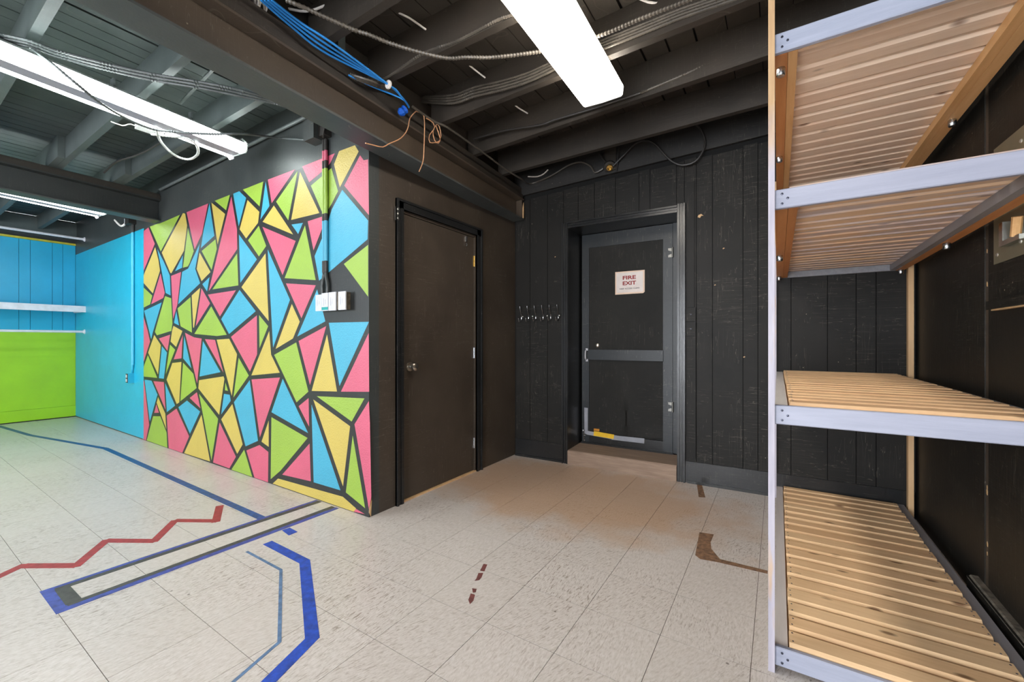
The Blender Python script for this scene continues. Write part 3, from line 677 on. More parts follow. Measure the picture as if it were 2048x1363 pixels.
# --- steel beams carrying the joists
def beam(name, label, xr, z0, h, fw_, sill, mat, y0, y1, dr):
    t = thing(name, label, 'beam', (xr, (y0 + y1) / 2, z0))
    f = lambda x, y, z: (xr + x + dr * y, y, z)
    B(-fw_, 0, y0, y1, z0, z0 + 0.012, f).build('bottom_flange', 'flange', t)
    B(-fw_, 0, y0, y1, z0 + h - 0.012, z0 + h, f).build('top_flange', mat, t)
    B(-fw_ / 2 - 0.005, -fw_ / 2 + 0.005, y0, y1, z0 + 0.012, z0 + h - 0.012, f).build('web', mat, t)
    B(-fw_ - 0.01, -0.012, y0, y1, z0 + h, z0 + h + 0.045, f).build('sill_plate', 'joist_black', t)
    B(-fw_ + 0.02, -0.03, y0, y1, z0 + h + 0.045, sill, f).build('sill_plate', 'joist_black', t)
    return t
b1 = beam('steel_beam', 'black steel beam running from over the camera to the fire exit wall', -1.885, 2.330, 0.205, 0.165, 2.649, 'beam', -2.9, 3.53, -0.063)
MB().box(-0.075, -0.01, 3.50, 3.515, 2.345, 2.52, lambda x, y, z: (-1.885 + x - 0.063 * y, y, z)).build('end_stiffener', 'beam', b1)
MB().prism([(-0.012, 2.40), (0.004, 2.50), (0.004, 2.345), (-0.004, 2.345)], lambda a, z, d: (-1.89 + a - 0.063 * d, d, z), 3.516, 3.53).build('wood_shim', 'chip', b1)
beam('steel_beam', 'charcoal steel beam dividing the left bay, ending at the mural wall', -5.55, 2.440, 0.235, 0.16, 2.741, 'beam_grey', -2.9, 1.778, -0.062)

# ================================================================ DOORS
# closet door (in wall_inner, plane x = -2.23)
door_1 = B(-2.285, -2.246, 2.072, 2.903, 0.014, 2.042).build('door_1', 'black_door', kind='structure')
jm = MB().box(-2.33, -2.236, 2.04, 2.070, 0, 2.075).box(-2.33, -2.236, 2.905, 2.935, 0, 2.075).box(-2.33, -2.236, 2.07, 2.905, 2.045, 2.075)
jm.build('jamb', 'black_door', door_1)
def casing_left(y0, y1): return MB().box(-2.23, -2.212, y0, y1, 0, 2.13)
B(-2.23, -2.216, 2.000, 2.062, 0, 2.128).box(-2.23, -2.206, 2.000, 2.016, 0, 2.128).box(-2.23, -2.211, 2.040, 2.062, 0, 2.066).build('casing', 'black_trim', door_1)
B(-2.23, -2.216, 2.915, 2.985, 0, 2.128).box(-2.23, -2.206, 2.969, 2.985, 0, 2.128).box(-2.23, -2.211, 2.915, 2.937, 0, 2.066).build('casing', 'black_trim', door_1)
B(-2.23, -2.216, 2.016, 2.969, 2.062, 2.128).box(-2.23, -2.206, 2.016, 2.969, 2.112, 2.128).box(-2.23, -2.211, 2.062, 2.915, 2.062, 2.080).build('casing', 'black_trim', door_1)
B(-2.30, -2.228, 2.062, 2.915, 0.0, 0.010).build('threshold_strip', 'chip', door_1)
MB().lathe([(0, 0.033), (0.006, 0.033), (0.010, 0.018), (0.026, 0.012), (0.032, 0.020), (0.044, 0.029), (0.058, 0.028), (0.066, 0.018), (0.068, 0.004)], (-2.246, 2.150, 0.955), (1, 0, 0)).build('knob', 'nickel', door_1, True)
B(-2.246, -2.238, 2.066, 2.074, 0.925, 0.985).build('strike_plate', 'brass', door_1)
for z, m_ in ((1.837, 'brass'), (1.037, 'chrome'), (0.25, 'chrome')):
    h_ = B(-2.246, -2.240, 2.892, 2.916, z - 0.045, z + 0.045); h_.tube([(-2.238, 2.904, z - 0.047), (-2.238, 2.904, z + 0.047)], 0.0055, 8)
    h_.build('hinge', m_, door_1)
B(-2.246, -2.236, 2.785, 2.800, 1.985, 2.032).tube([(-2.240, 2.792, 1.972), (-2.230, 2.792, 1.960), (-2.240, 2.792, 1.950)], 0.004).build('door_catch', 'chrome', door_1)
br = B(-2.222, -2.2045, 1.984, 1.990, 1.97, 2.062).box(-2.2075, -2.2045, 1.984, 2.012, 1.97, 2.062); br.cm = 1
for z in (1.985, 2.016, 2.047): br.lathe([(0, 0.006), (0.004, 0.004)], (-2.2045, 2.000, z), (1, 0, 0), 10)
br.build('bracket', ['chrome', 'screw_bright'], door_1)

# fire exit door (recessed in wall_back)
VD = 0.310
door_2 = MB().box(0.58, 0.653, VD, VD + 0.035, 0.145, 2.188, W).build('door_2', 'slate_door', kind='structure')
MB().box(1.351, 1.432, VD, VD + 0.035, 0.145, 2.188, W).build('stile', 'slate_door', door_2)
MB().box(0.653, 1.351, VD, VD + 0.035, 2.057, 2.188, W).build('rail', 'slate_door', door_2)
MB().box(0.648, 1.354, VD - 0.016, VD + 0.02, 0.957, 1.056, W).build('middle_rail', 'slate_door', door_2)
MB().box(0.653, 1.351, VD, VD + 0.035, 0.145, 0.235, W).build('rail', 'black_trim', door_2)
MB().box(0.653, 1.351, VD + 0.008, VD + 0.03, 1.056, 2.057, W).build('upper_cover', 'black_cloth', door_2)
cl = MB(); NX, NZ = 28, 26
for j in range(NZ + 1):
    for i in range(NX + 1):
        a = i / NX; c = j / NZ
        u = 0.653 + 0.698 * a; z = 0.225 + 0.035 * a + (0.957 - 0.225 - 0.035 * a) * c
        sag = (1 - c)
        d = 0.022 * math.sin(7 * (a - 0.5 + 0.9 * (c - 0.5) * (1 if a > .5 else -1))) * sag * (1.2 - abs(a - 0.5)) + 0.012 * math.sin(13 * a * c) * sag
        cl.v.append(W(u, VD + 0.010 + d * 0.6, z)); 
for j in range(NZ):
    for i in range(NX):
        k = j * (NX + 1) + i; cl.f.append((k, k + 1, k + NX + 2, k + NX + 1)); cl.mi.append(0)
cl.box(0.653, 1.351, VD + 0.026, VD + 0.034, 0.2, 0.99, W)
cl.build('lower_cover', 'black_cloth', door_2, True)
MB().lathe([(0, 0.021), (0.008, 0.021), (0.012, 0.016), (0.014, 0.006)], W(0.734, VD + 0.008, 1.098), (SW, -CW, 0)).build('lock_cylinder', 'nickel', door_2, True)
MB().tube(smooth_path([W(0.630, VD, 0.955), W(0.628, VD - 0.030, 0.965), W(0.628, VD - 0.036, 1.0), W(0.628, VD - 0.030, 1.040), W(0.630, VD, 1.050)], 0.01), 0.0065, 8).box(0.620, 0.642, VD - 0.004, VD, 0.938, 0.962, W).box(0.620, 0.642, VD - 0.004, VD, 1.045, 1.068, W).build('pull_handle', 'white_plastic', door_2, True)
MB().tube([W(0.602, VD - 0.01, 0.135), W(0.604, VD - 0.012, 0.25)], 0.006, 8).tube([W(0.604, VD - 0.012, 0.20), W(0.622, VD - 0.02, 0.205)], 0.005, 6).lathe([(0, 0.010), (0.014, 0.010)], W(0.600, VD - 0.018, 0.252), (0, 0, 1), 10).box(0.594, 0.614, VD - 0.008, VD, 0.15, 0.165, W).box(0.594, 0.614, VD - 0.008, VD, 0.22, 0.235, W).build('slide_bolt', 'chrome', door_2)
for z in (1.929, 0.552):
    h_ = MB().tube([W(1.436, VD - 0.012, z - 0.045), W(1.436, VD - 0.012, z + 0.045)], 0.009, 8)
    for s_ in (-1, 1):
        for q in (-1, 1):
            h_.prism([(1.436, z + q * 0.008), (1.436 + s_ * 0.038, z + q * 0.020), (1.436 + s_ * 0.040, z + q * 0.040), (1.436, z + q * 0.040)][::1], lambda a, b_, d: W(a, d, b_), VD - 0.004, VD - 0.001)
    h_.build('hinge', 'hinge_dark', door_2)
MB().box(1.436, 1.520, VD - 0.006, VD + 0.04, 0.14, 2.19, W).build('hinge_jamb', 'slate_door', door_2)
MB().box(0.545, 0.565, 0.0, VD + 0.05, 0.0, 2.205, W).build('jamb', 'black_trim', door_2)
MB().box(1.520, 1.532, 0.0, VD + 0.05, 0.0, 2.205, W).build('jamb', 'black_trim', door_2)
MB().box(0.565, 1.520, 0.0, VD + 0.05, 2.192, 2.206, W).build('jamb', 'black_trim', door_2)
MB().box(0.575, 1.44, VD - 0.022, VD + 0.02, 0.131, 0.145, W).build('door_sweep', 'black_trim', door_2)
def strip(name, mat, quad, par, v, th=0.0012):
    return MB().prism(quad, lambda a, b_, d: W(a, d, b_), v - th, v).build(name, mat, par)
strip('duct_tape', 'duct_grey', [(0.606, 0.225), (0.640, 0.215), (0.640, 0.478), (0.604, 0.480)], door_2, VD)
strip('duct_tape', 'duct_grey', [(0.636, 0.215), (0.93, 0.196), (0.93, 0.240), (0.636, 0.252)], door_2, VD - 0.0008)
strip('duct_tape', 'duct_grey', [(0.88, 0.195), (1.186, 0.196), (1.188, 0.243), (0.89, 0.238)], door_2, VD - 0.0016)
strip('duct_tape', 'duct_yellow', [(0.700, 0.213), (0.900, 0.203), (0.905, 0.246), (0.705, 0.258)], door_2, VD - 0.0026)
strip('duct_tape', 'duct_orange', [(0.704, 0.262), (0.760, 0.260), (0.760, 0.284), (0.704, 0.284)], door_2, VD - 0.0036)
# moulded casing round the fire exit
def casing(u0, u1, z0, z1, horiz=False):
    m = MB().box(u0, u1, -0.016, 0.002, z0, z1, W)
    if horiz:
        for (a, b_, d) in ((0.0, 0.014, 0.032), (0.024, 0.034, 0.024), (0.042, 0.056, 0.028)): m.box(u0, u1, -d, -0.015, z1 - b_, z1 - a, W)
    else:
        s_ = 1 if u0 < 1 else -1; o_ = u0 if s_ > 0 else u1
        for (a, b_, d) in ((0.0, 0.014, 0.032), (0.024, 0.034, 0.024), (0.042, 0.056, 0.028)):
            p, q = sorted((o_ + s_ * a, o_ + s_ * b_)); m.box(p, q, -d, -0.015, z0, z1, W)
    return m
casing(0.508, 0.566, 0.0, 2.240).build('casing', 'black_trim', door_2)
casing(1.522, 1.584, 0.0, 2.252).build('casing', 'black_trim', door_2)
casing(0.566, 1.522, 2.186, 2.242, True).build('casing', 'black_trim', door_2)
st = MB(); st.prism([(-0.030, 0.0), (0.300, 0.0), (0.300, 0.131), (-0.020, 0.128), (-0.030, 0.119)], lambda a, b_, d: W(d, a, b_), 0.567, 1.519)
tag(st.build('door_step', 'step_wood', base=W(1.04, 0, 0)), 'worn bare wooden step under the fire exit door', 'step')

# fire exit sign
sg = thing('exit_sign', 'laminated white sign reading FIRE EXIT in red on the black door', 'sign', W(1.05, VD + 0.004, 1.69))
sv = VD + 0.008
MB().prism([(0.913, 1.582), (1.175, 1.583), (1.188, 1.595), (1.188, 1.797), (0.913, 1.798)], lambda a, b_, d: W(a, d, b_), sv - 0.003, sv - 0.0005).build('laminate', 'paper_edge', sg)
MB().prism([(0.925, 1.597), (1.174, 1.597), (1.174, 1.786), (0.925, 1.787)], lambda a, b_, d: W(a, d, b_), sv - 0.0036, sv - 0.0029).build('paper', 'paper', sg)
def text(name, s, mat, par, u, z, width, height, v, bold=0.0):
    cu = bpy.data.curves.new(name, 'FONT'); cu.body = s; cu.size = 1.0; cu.align_x = 'CENTER'; cu.align_y = 'CENTER'; cu.offset = bold; cu.resolution_u = 3
    tmp = bpy.data.objects.new('tmp', cu); COL.objects.link(tmp)
    bpy.context.view_layer.update()
    me = bpy.data.meshes.new_from_object(tmp.evaluated_get(bpy.context.evaluated_depsgraph_get()))
    bpy.data.objects.remove(tmp)
    xs = [p.co.x for p in me.vertices]; zs = [p.co.y for p in me.vertices]
    cx, cz, sx_, sz_ = (min(xs) + max(xs)) / 2, (min(zs) + max(zs)) / 2, width / (max(xs) - min(xs)), height / (max(zs) - min(zs))
    off = Vector(par['_base'])
    for p in me.vertices: p.co = Vector(W(u + (p.co.x - cx) * sx_, v, z + (p.co.y - cz) * sz_)) - off
    me.materials.append(M[mat]); o = bpy.data.objects.new(name, me); COL.objects.link(o); o.parent = par; return o
text('lettering', 'FIRE', 'ink_red', sg, 1.047, 1.737, 0.124, 0.036, sv - 0.0040, 0.035)
text('lettering', 'EXIT', 'ink_red', sg, 1.048, 1.685, 0.126, 0.036, sv - 0.0040, 0.035)
text('lettering', 'KEEP ACCESS CLEAR', 'ink_black', sg, 1.050, 1.634, 0.186, 0.0125, sv - 0.0040, 0.02)
# ================================================================ MURAL
mural = thing('mural', 'mural of pink, lime, yellow and blue shards between black lines', 'mural', (-4.2, 1.78, 0))
B(-6.172, -2.2305, 1.7795, 1.7799, 0.0, 2.425).build('line_ground', 'line_ground', mural)
for ln in MURAL.strip().split('\n'):
    tk = ln.split(); pts = [tuple(map(float, q.split(','))) for q in tk[1:]]
    MB().prism(pts, lambda a, z, d: (a, d, z), 1.7795, 1.7788).build('painted_shape', tk[0], mural)

# ================================================================ SHELVING
sh = thing('shelving_unit', 'tall four-tier shelving unit of pine slats with pale blue-grey front rails', 'shelf', (0.34, 2.68, 0))
def slat(x0, x1, y0, y1, z0, z1, mat, par):
    c = 0.010
    pr = [(y0 + c, z0), (y1 - c, z0), (y1, z0 + c), (y1, z1 - c), (y1 - c, z1), (y0 + c, z1), (y0, z1 - c), (y0, z0 + c)]
    return MB().prism(pr, lambda a, b_, d: (d, a, b_), x0, x1).build('slat', mat, par)
def boardx(name, x0, x1, y0, y1, z0, z1, mat):
    c = 0.003
    pr = [(y0 + c, z0), (y1 - c, z0), (y1, z0 + c), (y1, z1 - c), (y1 - c, z1), (y0 + c, z1), (y0, z1 - c), (y0, z0 + c)]
    return MB().prism(pr, lambda a, b_, d: (d, a, b_), x0, x1).build(name, mat, sh)
YF, YB = 1.715, 3.645
fronts = [1.734, 1.835, 1.937, 2.038, 2.150, 2.258, 2.352, 2.453, 2.563, 2.672, 2.779, 2.890, 2.988, 3.079, 3.173, 3.265, 3.360, 3.452, 3.540]
for zt, mats in ((2.205, dict(slat='pine_pink', left='rail_orange', ledger='ledger', right='ledger', back='ledger', front='rail_blue')),
                 (1.664, dict(slat='pine_wash', left='rail_orange', ledger='rail_orange', right='rail_orange', back='rail_grey', front='rail_blue')),
                 (0.918, dict(slat='pine', left='rail_pale', ledger='ledger', right='rail_grey', back='rail_grey', front='rail_blue')),
                 (0.081, dict(slat='pine', left='rail_pale', ledger='ledger', right='rail_grey', back='rail_grey', front='rail_blue'))):
    zb = zt - 0.066
    boardx('front_rail', -0.009, 0.735, YF, YF + 0.020, zb, zt, mats['front'])
    boardx('back_rail', 0.030, 0.645, YB - 0.02, YB, zb, zt - 0.004, mats['back'])
    for nm, a, b_, k in (('side_rail', -0.009, 0.029, 'left'), ('side_rail', 0.647, 0.688, 'right')):
        B(a, b_, YF + 0.0205, YB, zb, zt - 0.002).build(nm, mats[k], sh)
    B(0.030, 0.058, YF + 0.021, YB - 0.021, zb + 0.001, zt - 0.028).build('ledger', mats['ledger'], sh)
    B(0.616, 0.646, YF + 0.021, YB - 0.021, zb + 0.001, zt - 0.028).build('ledger', 'rail_grey' if zt in (1.664,) else mats['ledger'], sh)
    for k, y in enumerate(fronts):
        y1 = (fronts[k + 1] if k + 1 < len(fronts) else 3.622) - random.uniform(0.010, 0.015)
        if zt > 2 and k < 3: y1 -= 0.008
        slat(0.032 + random.uniform(0, 0.004), 0.642 + random.uniform(0, 0.004), y + 0.003, max(y1, y + 0.07), zt - 0.0275, zt + 0.0118 + random.uniform(-0.0015, 0.0010), mats['slat'], sh)
    nl = MB()
    for y in fronts:
        for xx in (0.046, 0.632):
            for dy in (0.026, 0.066):
                q = xx + random.uniform(-.004, .004); w_ = y + dy + random.uniform(-.006, .006)
                if zt < 1: nl.lathe([(0, 0.0032), (0.0006, 0.0030)], (q, w_, zt + 0.0128), (0, 0, 1), 6)
    if nl.v: nl.build('nail_heads', 'screw', sh, kind='stuff')
    for px_, pz in ((0.012, zt - 0.017), (0.028, zt - 0.034), (0.012, zt - 0.051)):
        MB().lathe([(0, 0.0042), (0.002, 0.0038), (0.0025, 0.001)], (px_, YF, pz), (0, -1, 0), 10).build('screw', 'screw', sh)
def foot(x, y, z):
    MB().lathe([(0, 0.0135), (0.003, 0.0145), (0.026, 0.0145), (0.030, 0.012)], (x, y, z), (0, 0, -1), 14).build('pipe_foot', 'chrome', sh, True)
for x, y, z in ((0.009, 1.82, 2.139), (0.007, 2.69, 2.139), (0.664, 2.66, 2.139), (0.008, 2.66, 1.598), (0.007, 3.52, 1.598), (0.666, 2.74, 1.598), (0.663, 3.59, 1.598)): foot(x, y, z)
B(-0.0285, -0.0092, YF - 0.020, YF + 0.030, 0.0, 2.649).build('post', 'post_paint', sh)
B(0.700, 0.727, YB - 0.045, YB - 0.002, 0.0, 2.35).build('post', 'post_wood', sh)
B(0.7, 0.735, YF, YF + 0.045, 0.0, 2.3).build('post', 'post_paint', sh)
B(-0.0285, -0.0092, YB - 0.05, YB - 0.02, 0.0, 2.3).build('post', 'post_paint', sh)

# ================================================================ FLUORESCENT LIGHTS
def light(label, x, yend, z, length, yaw, tone, cap, group=None, w=0.125):
    t = thing('fluorescent_light', label, 'ceiling light', (x, yend, z), group)
    def f(a, d, h): return (x + a * math.cos(yaw) + d * math.sin(yaw), yend + a * math.sin(yaw) * -1 - d * math.cos(yaw) * 1, z + h)
    # f: a across (+x), d back from the far end, h up
    def f(a, d, h):
        return (x + a * math.cos(yaw) + d * math.sin(yaw), yend - d * math.cos(yaw) + a * math.sin(yaw), z + h)
    L = length
    MB().prism([(-w * .9, 0.062), (w * .9, 0.062), (w * .55, 0.096), (-w * .55, 0.096)], lambda a, h, d: f(a, d, h), 0.0, L).build('housing', 'white_metal', t)
    k = 0.048 if tone == 'cool' else 0.012
    prof = [(w, 0.058), (w * .96, 0.012), (w * .88, 0.004), (k, 0.0)]
    for nm, pf, mt in (('lens', prof, 'lens_' + tone), ('lens', [(-a, h) for a, h in prof], 'lens_' + tone), ('lens_centre', [(k, 0.0), (-k, 0.0)], 'lens_%s_mid' % tone)):
        m = MB(); n = len(pf)
        outer = pf; inner = [(a * .96, h + 0.003) for a, h in pf]
        m.prism(outer + inner[::-1], lambda a, h, d: f(a, d, h), 0.004, L - 0.004)
        m.build(nm, mt, t)
    hexa = [(-w * 1.02, 0.066), (-w * .99, 0.012), (-w * .88, -0.004), (w * .88, -0.004), (w * .99, 0.012), (w * 1.02, 0.066), (w * .6, 0.11), (-w * .6, 0.11)]
    if cap:
        MB().prism(hexa, lambda a, h, d: f(a, d, h), -0.006, 0.003).build('end_cap', 'acrylic', t)
        MB().prism([(-w * 0.9, -0.004), (-w * .35, -0.004), (-w * .35, -0.022), (-w * .75, -0.022)], lambda a, h, d: f(a, d, h), -0.006, 0.0).build('end_tab', 'white_plastic', t)
        MB().prism(hexa, lambda a, h, d: f(a, d, h), L - 0.003, L + 0.006).build('end_cap', 'acrylic', t)
    else:
        ep = [(w, 0.058), (w * .96, 0.012), (w * .88, 0.004), (0, 0), (-w * .88, 0.004), (-w * .96, 0.012), (-w, 0.058)]
        MB().prism(ep, lambda a, h, d: f(a, d, h), -0.004, 0.004).build('end_cap', 'lens_warm_mid', t)
        MB().prism(ep, lambda a, h, d: f(a, d, h), L - 0.004, L + 0.004).build('end_cap', 'lens_warm_mid', t)
    return t, f
t1, f1 = light('long cool white fluorescent light in front of the mural wall, nearest the mural', -3.52, 1.575, 2.575, 2.44, 0.11, 'cool', True)
for d in (0.30, 0.72, 1.2, 2.1):
    MB().prism([(-0.20, 0.08), (-0.06, 0.10), (-0.06, 0.116), (-0.20, 0.096)], lambda a, h, q: f1(a, q, h), d, d + 0.09).build('mounting_bracket', 'white_metal', t1)
    MB().prism([(-0.02, 0.11), (0.02, 0.11), (0.02, 0.172), (-0.02, 0.172)], lambda a, h, q: f1(a, q, h), d + .01, d + 0.02).build('hanger', 'armour_grey', t1)
t2, f2 = light('cool white fluorescent light beyond the charcoal beam, above the blue wall', -6.20, 1.42, 2.50, 2.44, 0.15, 'cool', True)
for d in (0.3, 1.2, 2.1):
    MB().prism([(-0.02, 0.10), (0.02, 0.10), (0.02, 0.246), (-0.02, 0.246)], lambda a, h, q: f2(a, q, h), d, d + 0.02).build('hanger', 'white_metal', t2)
t3, f3 = light('wide warm white fluorescent light over the middle of the floor by the shelving', -0.877, 2.375, 2.553, 1.22, 0.022, 'warm', False)
for d in (0.35, 0.9):
    MB().prism([(-0.05, 0.10), (0.05, 0.10), (0.05, 0.1), (0.05, 0.104), (-0.05, 0.104)], lambda a, h, q: f3(a, q, h), d, d + 0.03).build('hanger', 'white_metal', t3)
light('added warm fluorescent light, unseen behind the camera', -0.85, -0.75, 2.553, 1.22, 0.022, 'warm', False)  # fixture added out of view to supply more light

# ================================================================ CABLES
def cab(name, key, r, mat, label, cat='cable', group=None, arm=False):
    pts = PATHS[key]
    m = (armour if arm else cable)(pts, r)
    o = m.build(name, mat, None, True, base=tuple(pts[0]))
    return tag(o, label, cat, group)
cab('armoured_cable', 'arm_main', 0.0105, 'armour', 'ribbed armoured cable sagging across the right ceiling under the joists', arm=True)
cab('armoured_cable', 'arm_joistD', 0.009, 'armour', 'ribbed cable clipped along the joist left of the warm light', arm=True)
for i in range(4):
    cab('armoured_cable', 'arm_bundle%d' % i, 0.0085, 'armour', ('uppermost', 'second from the top', 'third from the top', 'lowest')[i] + ' ribbed cable of the four bundled behind the warm light', group='four armoured cables bundled on one joist', arm=True)
cab('cable', 'cab_joistB', 0.008, 'cable_black', 'smooth black cable on the joist below the end of the warm light')
cab('armoured_cable', 'arm_joistB', 0.009, 'armour', 'dark ribbed cable on the joist running to the shelving post', arm=True)
cab('cable', 'cab_beam', 0.0075, 'armour', 'dark cable running beside the steel beam down to the fire exit wall')
cab('cable', 'cab_loop', 0.0085, 'cable_black', 'black cable looping from the lamp socket above the fire exit')
cab('cable', 'cab_thin', 0.004, 'cable_black', 'thin black wire dropping to the lamp socket')
cab('cable', 'cab_stub', 0.009, 'cable_black', 'short stub of black cable left of the lamp socket')
cab('wire', 'white_back', 0.0055, 'grey_wire', 'pale grey wire in the corner where the beam meets the end wall', 'wire')
for k, lb in (('stub1', 'white wire end hanging from the boards left of the warm light, longest'), ('stub2', 'straight white wire end below the sagging armoured cable'),
              ('stub3', 'white wire end below the bundled armoured cables'), ('stub4', 'short white wire end over the fire exit door')):
    cab('wire', k, 0.0052, 'white_cable', lb, 'wire')
cab('cable', 'wloop', 0.006, 'white_cable', 'white cable curving across the top near the blue cables')
cab('cable', 'wloop2', 0.006, 'white_cable', 'white cable loop at the top right of the warm light')
for i in range(4):
    cab('network_cable', 'blue%d' % i, 0.0055, 'blue_cable', ('leftmost', 'second from left', 'third from left', 'rightmost')[i] + ' bright blue network cable of the four beside the steel beam', group='bundled blue network cables')
cab('network_cable', 'blue_single', 0.0045, 'blue_cable', 'single blue network cable running below the blue bundle')
p = Vector(PATHS['blue3'][3])
tag(MB().lathe([(-0.008, 0.021), (-0.004, 0.024), (0.004, 0.024), (0.008, 0.021)], p, (0.1, 1, 0), 12).build('cable_tie', 'white_cable', base=tuple(p)), 'pale tie round the blue cable bundle', 'cable tie')
c = Vector((-1.945, 1.80, 2.548)); w = MB()
w.lathe([(-0.03, 0.004), (-0.022, 0.018), (-0.006, 0.026), (0.010, 0.020), (0.024, 0.026), (0.034, 0.010)], c, (0.3, 0.6, 0.7), 9)
tag(w.build('plastic_wrap', 'blue_wad', base=tuple(c)), 'crumpled deep blue plastic where the blue cables end', 'wrap')
cab('wire', 'cu1', 0.0032, 'copper', 'bare copper wire curving left over the beam to the mural corner', 'wire')
cab('wire', 'cu2', 0.0032, 'copper', 'bare copper wire hanging straight down the beam face', 'wire')
cab('wire', 'cu3', 0.0032, 'copper', 'tangled loop of bare copper wire on the beam', 'wire')
c = PATHS['coil'][0]; m = MB()
for k in range(7):
    ax = Vector((random.uniform(-1, 1), random.uniform(-1, 1), random.uniform(-.6, .6))).normalized(); a = ax.orthogonal().normalized(); b_ = ax.cross(a)
    m.tube([Vector(c) + (a * math.cos(q / 16 * 2 * math.pi) + b_ * math.sin(q / 16 * 2 * math.pi)) * (0.040 + 0.005 * (k % 3)) for q in range(17)], 0.005, 5)
tag(m.build('wire_coil', 'white_cable', base=tuple(c)), 'small tangled coil of white wire at the top left of the blue cables', 'wire')
for i in range(3):
    cab('armoured_cable', 'armL%d' % i, 0.009, 'armour_grey', ('uppermost', 'middle', 'lowest')[i] + ' charcoal ribbed cable of three crossing the left ceiling', group='three charcoal armoured cables crossing the left bay', arm=True)
cab('armoured_cable', 'arm_drop', 0.0085, 'armour_grey', 'thin ribbed cable drooping in front of the long cool light', arm=True)
cab('armoured_cable', 'arm_loop', 0.0095, 'armour_white', 'pale ribbed cable hanging in a loop below the long cool light', arm=True)
cab('cable', 'cab_left', 0.008, 'cable_black', 'black cable crossing a left bay joist towards the charcoal beam')
cab('wire', 'wirewhite', 0.004, 'white_cable', 'white wire beside the mounting bracket of the long cool light', 'wire')
pp = PATHS['conduit']
tag(MB().tube([(-5.60, 1.752, 2.765), (-2.80, 1.752, 2.765)], 0.013, 10).build('conduit_pipe', 'conduit_grey', None, True, base=(-5.60, 1.752, 2.765)), 'straight grey pipe along the top of the mural wall', 'pipe')
tag(MB().tube([PATHS['rod'][0], PATHS['rod'][1]], 0.011, 8).build('rod', 'armour_grey', base=tuple(PATHS['rod'][0])), 'short pale rod between two joists of the left ceiling', 'rod')
# porcelain lamp socket over the fire exit
c = PATHS['socket'][0]
so = thing('lamp_socket', 'black lamp socket with exposed brass, hung over the fire exit door', 'lamp socket', c)
MB().lathe([(-0.035, 0.03), (-0.02, 0.052), (0.0, 0.05), (0.004, 0.036)], c, (0.25, -0.6, -0.75), 16).build('cover', 'cable_black', so, True)
MB().lathe([(0.0, 0.03), (0.018, 0.026), (0.019, 0.017), (0.006, 0.015)], c, (0.25, -0.6, -0.75), 14).build('socket', 'brass', so, True)
MB().box(-0.05, 0.05, 0.02, 0.08, -0.02, 0.25, lambda x, y, z: (c[0] + x, c[1] + y, c[2] + z)).build('mount', 'joist_black', so)

# white junction plate hanging under the long cool light
jb = thing('junction_box', 'white open metal junction box hanging below the long cool light', 'junction box', (-3.80, 1.13, 2.66))
MB().box(-3.85, -3.75, 1.06, 1.20, 2.645, 2.652).box(-3.85, -3.847, 1.06, 1.20, 2.652, 2.68).box(-3.753, -3.75, 1.06, 1.20, 2.652, 2.68).build('tray', 'white_metal', jb)
MB().lathe([(0, 0.014), (0.03, 0.014), (0.034, 0.010)], (-3.78, 1.17, 2.652), (0, 0, -1), 10).build('connector', 'chrome', jb)
MB().box(-3.81, -3.79, 1.12, 1.14, 2.65, 2.742).build('hanger', 'white_metal', jb)

# ================================================================ ON THE MURAL AND BLUE WALL
jx = thing('junction_box', 'black junction box high on the mural wall by the corner', 'junction box', (-2.74, 1.78, 2.62))
B(-2.815, -2.70, 1.695, 1.779, 2.545, 2.685).build('box', 'wall_lit', jx)
B(-2.818, -2.697, 1.690, 1.695, 2.542, 2.688).build('cover', 'wall_lit', jx)
B(-2.700, -2.625, 1.725, 1.779, 2.56, 2.69).build('box', 'cable_black', jx)
MB().tube(smooth_path([(-2.66, 1.73, 2.66), (-2.62, 1.70, 2.67), (-2.60, 1.71, 2.62), (-2.63, 1.72, 2.57), (-2.66, 1.74, 2.55)], .012), 0.006, 6).build('wire', 'cable_black', jx)
pipe = thing('conduit_pipe', 'vertical conduit painted over with the mural colours, above the switches', 'pipe', (-2.675, 1.755, 1.47))
def seg(z0, z1, mt, nm='pipe_section'):
    for xx in (-2.690, -2.664):
        MB().tube([(xx, 1.763, z0), (xx, 1.763, z1)], 0.0125, 10).build(nm, mt, pipe, True)
for z0, z1, mt in ((2.47, 2.55, 'cable_black'), (2.40, 2.47, 'P'), (2.345, 2.40, 'cable_black'), (2.03, 2.345, 'G'), (1.98, 2.03, 'cable_black'), (1.70, 1.98, 'B'), (1.62, 1.70, 'cable_black')): seg(z0, z1, mt)
for xx, xe in ((-2.690, -2.705), (-2.664, -2.648)):
    MB().tube(smooth_path([(xx, 1.763, 1.62), (xx, 1.763, 1.60), (xe, 1.763, 1.54), (xe, 1.763, 1.47)], .02), 0.0115, 10).build('pipe_section', 'wall_lit', pipe, True)
sw = thing('switch_bank', 'row of four white switch plates on black boxes at the mural corner', 'switch', (-2.55, 1.78, 1.41))
B(-2.715, -2.535, 1.738, 1.779, 1.352, 1.466).build('box', 'wall_lit', sw)
B(-2.505, -2.418, 1.738, 1.779, 1.352, 1.466).build('box', 'box_side', sw)
